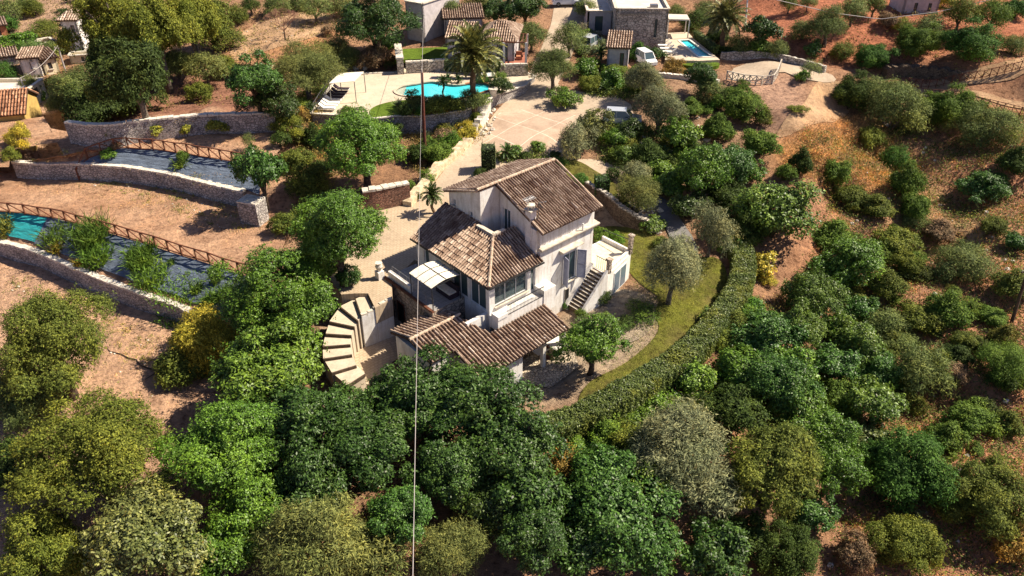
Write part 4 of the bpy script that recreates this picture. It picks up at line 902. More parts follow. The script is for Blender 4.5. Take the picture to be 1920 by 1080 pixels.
# house and store behind the pool
far_house('annexe_building', 'grey block building with a small dark window and flat roof behind the big carob tree', (764,66), (796,72), 8, 8, 4.4, 'lilac_wall', 'flat', 'flat_roof', [(0, .25, .6, 1.6, 3)], cat='building')
pv, PP_, L_ = far_house('pool_house', 'pool house with a tiled hip roof and pink walls behind the palm', (905,115), (964,117), 7.1, 7.5, 2.6, 'lilac_wall', 'hip', 'roof_tile', [(0, .45, .8, .1, 2.2)], rh=1.5)
far_house('pool_annexe', 'bluish side building with a grey tiled roof left of the palm crown', (840,114), (886,116), 7.1, 5, 3.0, 'lilac_wall', 'gable', 'roof_tile', [(0, .3, .5, 1.2, 2.3)], rh=1.2)
far_house('store_building', 'long red walled store with a tiled roof behind the palm and pool house', (835,72), (905,70), 8, 5, 2.6, 'lilac_wall', 'shed', 'roof_tile', [(0, .2, .3, .2, 2), (0, .6, .7, 1, 2)], rh=.6, cat='building')
drape('red_terrace', [tuple(W(a, b, 7.25).xy) for a, b in [(942,119),(945,104),(985,98),(990,119)]], 'red_floor', off=0, zf=lambda x, y: 7.25, smooth=0, skirt=1)
t = thing('pergola', W(980, 128, 7.25), 'terrace pergola of stone posts and timber beams right of the pool house', 'pergola')
for a, b in ((945,118),(986,118),(988,101),(950,100)): p = W(a, b, 7.25); MB().box(p + Vector((0, 0, 1.25)), (.14, 0, 0), (0, .14, 0), (0, 0, 1.25)).build('post', 'stucco', t)
m = MB(); c4 = [W(a, b, 7.25) + Vector((0, 0, 2.5)) for a, b in ((945,118),(986,118),(988,101),(950,100))]
for a, b in zip(c4, c4[1:] + c4[:1]): m.bar(a, b, .12)
for i in range(1, 6): m.bar(c4[0].lerp(c4[1], i / 6), c4[3].lerp(c4[2], i / 6), .07)
m.build('beam', 'wood', t)
for i, (px, lab) in enumerate(((960, 'left red cushioned armchair under the pool house pergola'), (973, 'right red cushioned armchair under the pool house pergola'))):
    p = W(px, 111, 7.27); t = thing('armchair', p, lab, 'armchair'); MB().box(p + up * .25, (.4, 0, 0), (0, .4, 0), (0, 0, .2)).build('seat', 'terracotta', t); MB().box(p + Vector((0, .38, .6)), (.4, 0, 0), (0, .08, 0), (0, 0, .3)).build('backrest', 'terracotta', t)
    m = MB(); m.box(p + Vector((-.42, 0, .5)), (.07, 0, 0), (0, .4, 0), (0, 0, .12)); MB().box(p + Vector((.44, 0, .5)), (.07, 0, 0), (0, .4, 0), (0, 0, .12)).build('armrest', 'wood', t); m.build('armrest', 'wood', t)
# modern villa, upper right
mv, P_, L_ = far_house('modern_villa', 'modern flat roofed villa of pale stone with a slit window, top right of centre', (1150,86), (1247,87), 6.3, 24, 4.9, 'pale_stone', 'flat', 'flat_roof', [(0, .76, .81, 1.2, 3.6), (1, .1, .2, 0, 2.4)])
MB().box(P_(L_ * .5, -.06, 4.3), Vector((1, 0, 0)) * L_ * .42, (0, .04, 0), (0, 0, .12)).build('canopy_band', 'steel', mv)
MB().box(P_(L_ * .75, 2.0, 4.75), (.5, 0, 0), (0, .4, 0), (0, 0, .3)).build('roof_unit', 'steel', mv)
far_house('modern_wing', 'lower flat roofed wing with a brown roof left of the modern villa', (1100,62), (1148,62), 6.8, 17, 3.0, 'lilac_wall', 'flat', 'flat_roof', [(0, .3, .6, .3, 2.3)], cat='house')
far_house('tiled_store', 'tiled store with a red brown front among palms below the modern villa', (1137,128), (1176,130), 6, 4, 2.7, 'lilac_wall', 'shed', 'roof_tile', [(0, .6, .8, .1, 2.0)], rh=.9, cat='building')
far_house('field_house', 'grey flat roofed house at the edge of the red field, top right', (1690,28), (1755,30), 10.2, 6, 2.2, 'lilac_wall', 'flat', 'flat_roof', [(0, .3, .4, .6, 1.6), (0, .7, .8, .6, 1.6)])
# second pool
Z2 = 6.4
def z2(P, z=Z2): return [tuple(W(a, b, z).xy) for a, b in P]
pl2 = z2([(1272,76),(1293,75),(1336,107),(1309,107)])
drape('second_deck', z2([(1247,112),(1247,62),(1290,60),(1300,72),(1350,112),(1310,114)]), 'deck_paving', off=0, zf=lambda x, y: Z2, holes=[pl2], smooth=0, skirt=1.5, h=1)
t = thing('lap_pool', (*pl2[0], Z2 - .2), 'straight turquoise lap pool beside the modern villa', 'swimming pool')
MB().poly([(a, b, Z2 - .15) for a, b in pl2]).build('water_surface', 'water_pale', t); m = MB(); c = MB()
for i in range(4): a, b = pl2[i], pl2[(i + 1) % 4]; m.poly([(*a, Z2 - .8), (*b, Z2 - .8), (*b, Z2), (*a, Z2)]); c.bar((*a, Z2 + .03), (*b, Z2 + .03), .25, .08)
m.build('basin', 'deck_paving', t); c.build('coping', 'cream_cloth', t)
drape('second_lawn', z2([(1262,116),(1310,116),(1352,116),(1345,126),(1290,124)], 6.1), 'pool_lawn', off=0, zf=lambda x, y: 6.1, skirt=1)
t = thing('pavilion', W(1268, 68, Z2), 'white flat topped pavilion on posts beside the lap pool', 'pavilion')
q4 = [W(a, b, Z2) for a, b in ((1250,71),(1289,72),(1284,62),(1248,61))]
for p in q4: MB().bar(p, p + up * 2.4, .14).build('post', 'stucco', t)
MB().prism([p + up * 2.4 for p in q4], [p + up * 2.58 for p in q4]).build('roof', 'flat_roof', t)
def lounger(p, rz, label, group, cloth):
    t = thing('sun_lounger', p, label, 'sun lounger', group); d = Vector((math.cos(rz), math.sin(rz), 0)); n = Vector((-d.y, d.x, 0)); p = Vector(p)
    m = MB(); 
    for s in (-1, 1): m.bar(p + n * .3 * s + up * .3, p + d * 1.9 + n * .3 * s + up * .3, .06)
    m.bar(p + up * .3 - n * .3, p + up * .3 + n * .3, .06); m.bar(p + d * 1.9 + up * .3 - n * .3, p + d * 1.9 + up * .3 + n * .3, .06); m.build('frame', 'white_metal', t)
    for a in (.15, 1.7):
        for s in (-1, 1): MB().bar(p + d * a + n * .3 * s, p + d * a + n * .3 * s + up * .3, .05).build('leg', 'white_metal', t)
    MB().box(p + d * 1.3 + up * .36, d * .6, n * .29, up * .05).build('cushion', cloth, t); bd = (d * -.55 + up * .42); MB().box(p + d * .68 + bd * .5 + up * .36, bd * .5, n * .29, Vector((.03, 0, .05))).build('backrest', cloth, t)
pos = [(597,207),(601,202),(605,197),(609,192),(613,187),(617,182),(621,177),(625,171)]
lab = ['nearest of the white sun loungers at the front edge of the pool terrace', 'second white sun lounger from the front edge of the pool terrace', 'third white sun lounger from the front edge of the pool terrace', 'white sun lounger just before the dark ones on the pool terrace', 'front one of the dark cushioned sun loungers by the pool terrace railing', 'second of the dark cushioned sun loungers by the pool terrace railing', 'third of the dark cushioned sun loungers, near the sail canopy', 'farthest dark cushioned sun lounger, in the shade of the sail canopy']
for i, (a, b) in enumerate(pos): lounger(W(a, b, DZ + .02), R(-4), lab[i], 'sun loungers in a row on the pool terrace', 'cream_cloth' if i < 4 else 'dark_cloth')
for i, (a, b) in enumerate([(1256,84),(1260,90),(1264,96),(1269,102)]): lounger(W(a, b, Z2 + .02), R(175), ['farthest', 'second farthest', 'second nearest', 'nearest'][i] + ' pale sun lounger beside the lap pool', 'pale sun loungers by the lap pool', 'cream_cloth')
t = thing('sail_canopy', W(645, 160, DZ), 'large cream flat canopy on poles at the left end of the pool terrace', 'canopy')
q4 = [W(617,157,DZ+2.4), W(664,153,DZ+2.4), W(682,135,DZ+2.4), W(636,138,DZ+2.4)]
for p in q4: MB().tube([(p.x, p.y, DZ), p], .05, 6).build('pole', 'steel', t)
MB().prism(q4, [p + up * .05 for p in q4]).build('canvas', 'canvas', t)
t = thing('terrace_railing', W(590, 200, DZ), 'thin glass and steel railing behind the loungers on the pool terrace', 'railing'); rl = resample([W(588,212,DZ), W(604,186,DZ), W(618,168,DZ), W(627,158,DZ)], 9); m = MB()
for p in rl: m.bar(p, p + up * 1, .05)
for a, b in zip(rl, rl[1:]): m.bar(a + up, b + up, .05); m.bar(a + up * .5, b + up * .5, .03)
m.build('rails', 'steel', t)
# poles and wires
def pole(name, a, b, z, h, r, mat, label, lean=None, wires=0):
    p = W(*a, z) if z is not None else gp(*a); q = WY(*b, p.y) if h is None else p + up * h; t = thing(name, p, label, 'pole')
    MB().tube([p - up * .5, q], [r, r * .7], 10).build('shaft', mat, t); return t, p, q
def polex(a, b, r, mat, label):
    p = gp(*a); q = WY(*b, p.y); t = thing('utility_pole', p, label, 'utility pole'); MB().tube([p - up * .5, q], [r, r * .7], 10).build('shaft', mat, t)
    m = MB(); m.bar(q - Vector((.5, 0, .3)), q + Vector((.5, 0, -.3)), .08); m.build('crossarm', mat, t)
    for s in (-.4, .4): MB().tube([q + Vector((s, 0, -.28)), q + Vector((s, 0, -.1))], .04, 8).build('insulator', 'white_stone', t)
    return q
q1 = polex((123, 134), (108, 86), .12, 'cable', 'white utility pole beside the lilac and white village house')
q2 = polex((56, 192), (38, 146), .12, 'cable', 'white utility pole behind the orange roofed house')
q3 = polex((1397, 57), (1402, -6), .14, 'white_metal', 'pale utility pole right of the big palm by the lap pool')
q4_ = polex((1898, 604), (1928, 505), .16, 'bark', 'dark leaning utility pole at the right edge on the scrub slope')
pr = gp(797, 292); tq = thing('rusty_mast', pr, 'tall rusty mast standing in front of the kidney pool', 'mast'); qr = WY(791, 136, pr.y)
MB().tube([pr - up * .5, qr], [.19, .13], 10).build('shaft', 'rust', tq); MB().tube([qr - up * .1, qr + up * .35], .07, 8).build('insulator', 'white_stone', tq)
def cable(P, r, label, sag=0):
    P = [Vector(p) for p in P]; Q_ = resample(P, 30)
    Q_ = [p - up * sag * 4 * (i / 29) * (1 - i / 29) for i, p in enumerate(Q_)]
    o = MB().tube(Q_, r, 6).build('cable', 'cable', loc=Q_[0]); tag(o, label, 'cable')
c1 = WY(774, 1085, 9.); c1e = c1 + (c1 - qr).normalized() * 14
cable([qr, c1e], .008, 'long pale wire running from the rusty mast down across the villa towards the viewer')
far = W(796, 10, 17.5); cable([qr, WY(796, -20, 130)], .02, 'pale wire running from the rusty mast to the far hillside')
cable([WY(1440, -4, 100), WY(1560, 24, 100), WY(1650, 36, 100), WY(1760, 22, 100), WY(1872, -4, 100)], .04, 'white sagging wire across the red field at the top right')
cable([q1, q2], .03, 'thin wire between the two white village poles', .5)
# ---------------- cars ----------------
def car(p, rz, label, paint, name='parked_car', L=4.3, h=1.62, wd=1.8, cat='car', van=False):
    t = thing(name, p, label, cat); p = Vector(p); d = Vector((math.cos(rz), math.sin(rz), 0)); n = Vector((-d.y, d.x, 0)); P = lambda x, y, z: p + d * x + n * y + up * z
    prof = [(-.5, .32), (-.5, .62), (-.485, .82), (-.44, .92), (.18, .95), (.42, .84), (.49, .66), (.5, .32)] if not van else [(-.5, .32), (-.5, .7), (-.5, 1.0), (-.49, 1.0), (.3, 1.0), (.44, .92), (.5, .7), (.5, .32)]
    m = MB(); o = 0; ws = [(.80, 0), (1, .0)]
    pts = [(x * L, z) for x, z in prof]
    m.prism([P(x, -wd / 2 + (.06 if z > .8 else 0), z) for x, z in pts], [P(x, wd / 2 - (.06 if z > .8 else 0), z) for x, z in pts]); m.build('body', paint, t)
    cab = [(-.46, .93), (-.40, h / 1.0 - .06), (-.34, h), (.02, h), (.08, h - .04), (.24, .95)] if not van else [(-.49, 1.0), (-.48, h - .05), (-.45, h), (.12, h), (.17, h - .05), (.33, 1.0)]
    cc = [(x * L, z) for x, z in cab]; k = wd / 2
    def yy(z): return k - .08 - .16 * (z - .93) / (h - .93)
    MB().prism([P(x, -yy(z), z) for x, z in cc], [P(x, yy(z), z) for x, z in cc]).build('windows', 'glass', t)
    m = MB(); rf = [c for c in cc if c[1] > h - .07]; x0, x1 = min(c[0] for c in rf) - .02, max(c[0] for c in rf) + .05; m.box(P((x0 + x1) / 2, 0, h + .01), d * (x1 - x0) / 2, n * (yy(h) + .02), up * .03)
    for y in (-1, 1):
        for xa, xb in ((cc[0], cc[1]), (cc[-1], cc[-2]), ((-.16 * L, .93), (-.15 * L, h))): m.bar(P(xa[0], y * (yy(xa[1]) + .01), xa[1]), P(xb[0], y * (yy(xb[1]) + .01), xb[1]), .07)
    m.build('roof', paint, t)
    for x in (-.31, .31):
        for y in (-1, 1):
            c = P(x * L, y * (k - .1), .33); w_ = MB().tube([c - n * .1, c + n * .12], .33, 14).build('wheel', 'tyre', t); MB().tube([c + n * y * .125, c + n * y * .135], .2, 10).build('rim', 'steel', w_)
    for y in (-1, 1):
        MB().box(P(.47 * L, y * (k - .3), .72), d * .06, n * .2, up * .08).build('headlight', 'lamp_glass', t); MB().box(P(-.497 * L, y * (k - .18), .78), d * .03, n * .12, up * .1).build('tail_light', 'red_floor', t); MB().box(P(.16 * L, y * (k + .08), 1.0), d * .06, n * .1, up * .07).build('mirror', paint, t)
    return t
car(gp(1166, 232) + up * .02, R(-8), 'silver grey car parked in tree shade at the end of the drive', 'car_silver')
car(gp(1210, 121) + up * .02, R(-70), 'small white van parked behind the hedge left of the lap pool', 'car_white', van=True, h=1.7, L=3.3, wd=1.6, cat='van')
car(gp(1062, 10) + up * .02, R(5), 'pale car at the far end of the drive, top of the photo', 'car_white')
car(gp(1108, 88) + up * .02, R(60), 'grey car half hidden under the olives left of the tiled store', 'car_silver')
# pots and small garden things
def pot(p, label, r=.25, plant=True, mat='white_stone'):
    t = thing('plant_pot', p, label, 'plant pot'); MB().tube([Vector(p), Vector(p) + up * r * 1.6], [r * .7, r], 12).build('pot_body', mat, t); MB().tube([Vector(p) + up * r * 1.5, Vector(p) + up * r * 1.75], [r * 1.12] * 2, 12).build('rim', mat, t)
pot(gp(925, 192) + up * .8, 'round white stone urn on the boulder wall beside the drive', .5)
t = thing('villa_urn', hp(-8.9, 9.4, 3.05), 'white urn on the corner pier of the courtyard parapet', 'urn'); b0 = hp(-8.6, 9.7, 3.05)
MB().box(b0 + up * .35, uu * .28, mm * .28, up * .35).build('pier', 'stucco', t); MB().tube([b0 + up * .7, b0 + up * .8, b0 + up * 1.1, b0 + up * 1.35, b0 + up * 1.45], [.12, .18, .3, .22, .3], 12).build('vase', 'white_stone', t)
t = thing('pool_sunshade', W(916, 152, DZ), 'small white round table with a parasol base right of the pool', 'table'); p = W(916, 150, DZ); MB().tube([p, p + up * .7], .08).build('stem', 'steel', t); MB().tube([p + up * .7, p + up * .76], [1.0, 1.0], 16).build('tabletop', 'cream_cloth', t)
for (a, b), l in (((298, 697), 'one'),):
    p = gp(a, b); p2 = gp(196, 655); p3 = gp(295, 672); p4 = gp(267, 717); t = thing('fallen_branch', p, 'thin forked dead branch lying on the bare soil at the lower left', 'branch')
    mid = [p.lerp(p2, k / 7) + Vector((rnd.uniform(-.2, .2), rnd.uniform(-.2, .2), .1)) for k in range(8)]; mid[0] = p + up * .1
    MB().tube([Vector((q.x, q.y, gz(q.x, q.y) + .06)) for q in mid], [.07, .065, .06, .05, .045, .04, .03, .02], 6).build('stem', 'bark', t); MB().tube([p + up * .08, p3 + up * .25], [.05, .02], 6).build('fork', 'bark', t); MB().tube([p + up * .08, p4 + up * .1], [.05, .02], 6).build('fork', 'bark', t)
# ---------------- vegetation ----------------
def unit(v): return v / (np.linalg.norm(v, axis=-1, keepdims=True) + 1e-9)
def leafquads(c, nrm, ax, ln, wd):
    """diamond leaves: centre, face normal, long axis"""
    ax = unit(ax - nrm * (ax * nrm).sum(-1, keepdims=True)); sd = np.cross(nrm, ax); ln = np.asarray(ln).reshape(-1, 1); wd = np.asarray(wd).reshape(-1, 1)
    V = np.stack([c - ax * ln * .5, c + sd * wd * .5 - ax * ln * .05, c + ax * ln * .5, c - sd * wd * .5 + ax * ln * .1], 1).reshape(-1, 3)
    return V, np.arange(len(V)).reshape(-1, 4)
def crownmesh(name, mat, n, leaf, lobes, ros, lobe_r=.42, seed=0, k=1., zs=.82, depth=.22, spread=.70, shoots=0, twigs=.0):
    g = np.random.default_rng(seed); gi = np.arange(lobes) + .5; ph = gi * 2.39996 + seed; cz_ = 1 - 1.45 * gi / lobes      # lobes spread over the dome, each pushed in or out
    c = np.stack([np.sqrt(np.clip(1 - cz_ ** 2, 0, 1)) * np.cos(ph), np.sqrt(np.clip(1 - cz_ ** 2, 0, 1)) * np.sin(ph), cz_], 1) + g.normal(size=(lobes, 3)) * .16
    c *= spread * g.uniform(.55, 1.30, (lobes, 1)); c[:, 2] = np.maximum(c[:, 2], -.38)
    r = lobe_r * g.uniform(.62, 1.25, lobes); c = np.concatenate([c, [[0, 0, -.05]]]); r = np.append(r, .34); lobes += 1
    nc = max(8, n // ros); per = nc * 3
    w_ = r ** 2 / (r ** 2).sum(); w_[-1] *= .5; w_ /= w_.sum(); li = g.choice(lobes, per, p=w_); dr = unit(g.normal(size=(per, 3)) + np.array([0, 0, .25])); rad = r[li] * (1 - depth * g.random(per) ** 1.6) * (1 + .13 * g.normal(size=per))
    P = c[li] + dr * rad[:, None]
    d = np.linalg.norm(P[:, None] - c[None], axis=2) / r[None]; d[np.arange(per), li] = 9
    ok = (d.min(1) > .84) & (P[:, 2] > -.55) & (dr[:, 2] > -.6) & (((P * dr).sum(1) > -.05) | (g.random(per) < .3)); P = P[ok][:nc]; dr = dr[ok][:nc]
    # a few clusters thrown outwards break the outline
    j = g.random(len(P)) < .16; P[j] += dr[j] * g.uniform(.03, .17, (j.sum(), 1))
    ins = int(len(P) * .12); q = c[g.choice(lobes, ins)] + unit(g.normal(size=(ins, 3))) * g.random((ins, 1)) * lobe_r * .8; P = np.concatenate([P, q]); dr = np.concatenate([dr, unit(q + [0, 0, .3])])
    out = unit(dr + unit(P) * .6 + np.array([0, 0, .25]))
    m = len(P); C_ = np.repeat(P, ros, 0); O_ = np.repeat(out, ros, 0); t_ = unit(g.normal(size=(m * ros, 3))); t_ = unit(t_ - O_ * (t_ * O_).sum(-1, keepdims=True))
    ax = unit(t_ + O_ * g.uniform(.0, 1.3 + shoots, (m * ros, 1))); nn = unit(O_ + .55 * g.normal(size=O_.shape) + np.array([0, 0, .3])); l_ = leaf[0] * g.uniform(.65, 1.25, m * ros); 
    C2 = C_ + ax * (l_ * (.5 if ros > 1 else 0))[:, None] + g.normal(size=C_.shape) * leaf[0] * .35 + O_ * (g.random(m * ros) * leaf[0] * shoots)[:, None]
    C2[:, 2] *= zs; C2[:, 2] += k
    V, Q_ = leafquads(C2, nn, ax, l_, leaf[1] * g.uniform(.8, 1.2, m * ros))
    return meshnp(name, V, Q_, mat), c, r
def trunkmesh(name, c, k, zs, form, seed, mat='bark'):
    r_ = random.Random(seed); m = MB()
    if form == 'tree':
        b = [(0, 0, -.15), (r_.uniform(-.05, .05), r_.uniform(-.05, .05), k * .3), (r_.uniform(-.1, .1), r_.uniform(-.1, .1), k * .62)]
        m.tube(b, [.12, .085, .07], 8); st = b[-1]; st0 = b[1]
        for i, q in enumerate(c[:16:2]): m.tube([st0 if i % 2 else st, ((st[0] + q[0] * .8) / 2, (st[1] + q[1] * .8) / 2, (st[2] + k + q[2] * zs) / 2 - .05), (q[0], q[1], k + q[2] * zs + .08)], [.05, .035, .01], 6)
    else:
        for i, q in enumerate(c[:12:2]): m.tube([(q[0] * .1, q[1] * .1, -.1), (q[0] * .45, q[1] * .45, k * .45), (q[0], q[1], k + q[2] * zs)], [.045, .03, .008], 6)
    me = bpy.data.meshes.new(name); me.from_pydata(m.v, [], m.f); me.materials.append(MATS[mat]); me.update(); me.shade_smooth(); return me
KIND = {  # material, leaf length/width (m), leaves per rosette, lobes, lobe radius, shoots, density, bark
 'carob': ('leaf', .18, .09, 6, 36, .235, .3, 1.0, 'bark'), 'broad': ('leaf', .22, .11, 6, 26, .27, .4, .85, 'bark'), 'olive': ('leaf_soft', .26, .055, 5, 28, .25, 2.0, 1.35, 'grey_bark'),
 'mastic': ('leaf_soft', .17, .075, 5, 44, .21, 1.2, 1.3, 'bark'), 'pine': ('leaf_soft', .26, .10, 6, 34, .22, 1.0, 1.3, 'grey_bark'), 'scrub': ('leaf_soft', .22, .10, 4, 9, .42, .7, 1.8, 'bark'), 'citrus': ('leaf', .26, .13, 4, 12, .34, .3, 1.2, 'bark'), 'yellow': ('leaf_soft', .18, .07, 4, 26, .26, 1.5, 1.3, 'bark')}
CLS = [(.8, 1), (1.5, 2), (2.6, 3), (4.2, 5)]
PROTO = {}
def proto(kind, form, R_, var):
    ci = min(range(len(CLS)), key=lambda i: abs(math.log(CLS[i][0] / R_))); key = (kind, form, ci, var)
    if key not in PROTO:
        mat, ll, lw, ros, lob, lr, sh, dens, bark = KIND[kind]; Rc = CLS[ci][0]; n = int(dens * 1700 * Rc ** 2 * (.27 / ll) ** 1.2); n = min(56000, max(1600, n)); seed = abs(hash((kind, form, ci, var, 5))) % 9973 if False else (len(kind) * 131 + ord(kind[0]) * 17 + (form == 'tree') * 7 + ci * 29 + var * 61)
        k = {'tree': 1.15, 'bush': .60}[form]; sc = (1 if Rc > 1.2 else .8) / Rc
        me, c, r = crownmesh(kind + '_crown', mat, n, (ll * sc, lw * sc), int(lob * (.45, .65, .85, 1)[ci]), ros, lr * (1.3, 1.15, 1.05, 1)[ci], seed, k, .84, shoots=sh)
        PROTO[key] = (me, trunkmesh(kind + '_trunk', c, k, .84, form, seed, bark), k)
    return PROTO[key]
NAMES = {'carob': ('carob_tree', 'carob tree'), 'broad': ('broadleaf_tree', 'tree'), 'olive': ('olive_tree', 'olive tree'), 'mastic': ('mastic_bush', 'bush'), 'pine': ('pine_tree', 'pine tree'), 'scrub': ('scrub_bush', 'bush'), 'citrus': ('lemon_tree', 'lemon tree'), 'yellow': ('shrub', 'shrub')}
tcount = 0
def tree(px, py, rpx, kind, form, col, label, zs=1.0, group=None, R_=None, base=None):
    global tcount; tcount += 1
    k = {'tree': 1.15, 'bush': .60}[form]; d = ray(px, py); tt = 16.; rpx /= 1.09
    if base: p = gp(*base); Rr = rpx * (p.y * cp + (H - p.z - k) * sp) / F
    else:
        while tt < 300:
            p = Vector((0, 0, H)) + d * tt; Rr = rpx * tt / F; g_ = gz(p.x, p.y)
            if p.z <= g_ + k * Rr * zs: break
            tt += .5
        p.z = g_
    var = tcount % 3; cm, tm, _ = proto(kind, form, Rr, var); nm, cat = NAMES[kind]
    if form == 'bush' and kind in ('olive', 'carob', 'broad'): nm, cat = kind.replace('broad', 'broadleaf') + '_bush', 'bush'
    t = thing(nm, p, label, cat, group); t.rotation_euler = (0, 0, rnd.uniform(0, 6.28)); t.scale = (Rr * rnd.uniform(.85, 1.22), Rr * rnd.uniform(.85, 1.22), Rr * zs)
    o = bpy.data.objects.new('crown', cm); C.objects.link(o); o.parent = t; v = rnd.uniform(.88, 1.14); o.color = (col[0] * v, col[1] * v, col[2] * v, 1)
    o = bpy.data.objects.new('trunk' if form == 'tree' else 'stems', tm); C.objects.link(o); o.parent = t
    return t
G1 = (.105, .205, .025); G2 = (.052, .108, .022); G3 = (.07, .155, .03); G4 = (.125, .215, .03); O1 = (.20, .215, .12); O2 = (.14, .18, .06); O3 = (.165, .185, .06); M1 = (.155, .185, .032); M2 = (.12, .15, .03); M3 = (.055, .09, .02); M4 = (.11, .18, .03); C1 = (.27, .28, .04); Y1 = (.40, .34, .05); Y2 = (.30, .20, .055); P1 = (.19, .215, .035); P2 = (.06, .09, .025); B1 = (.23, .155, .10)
T, B = 'tree', 'bush'
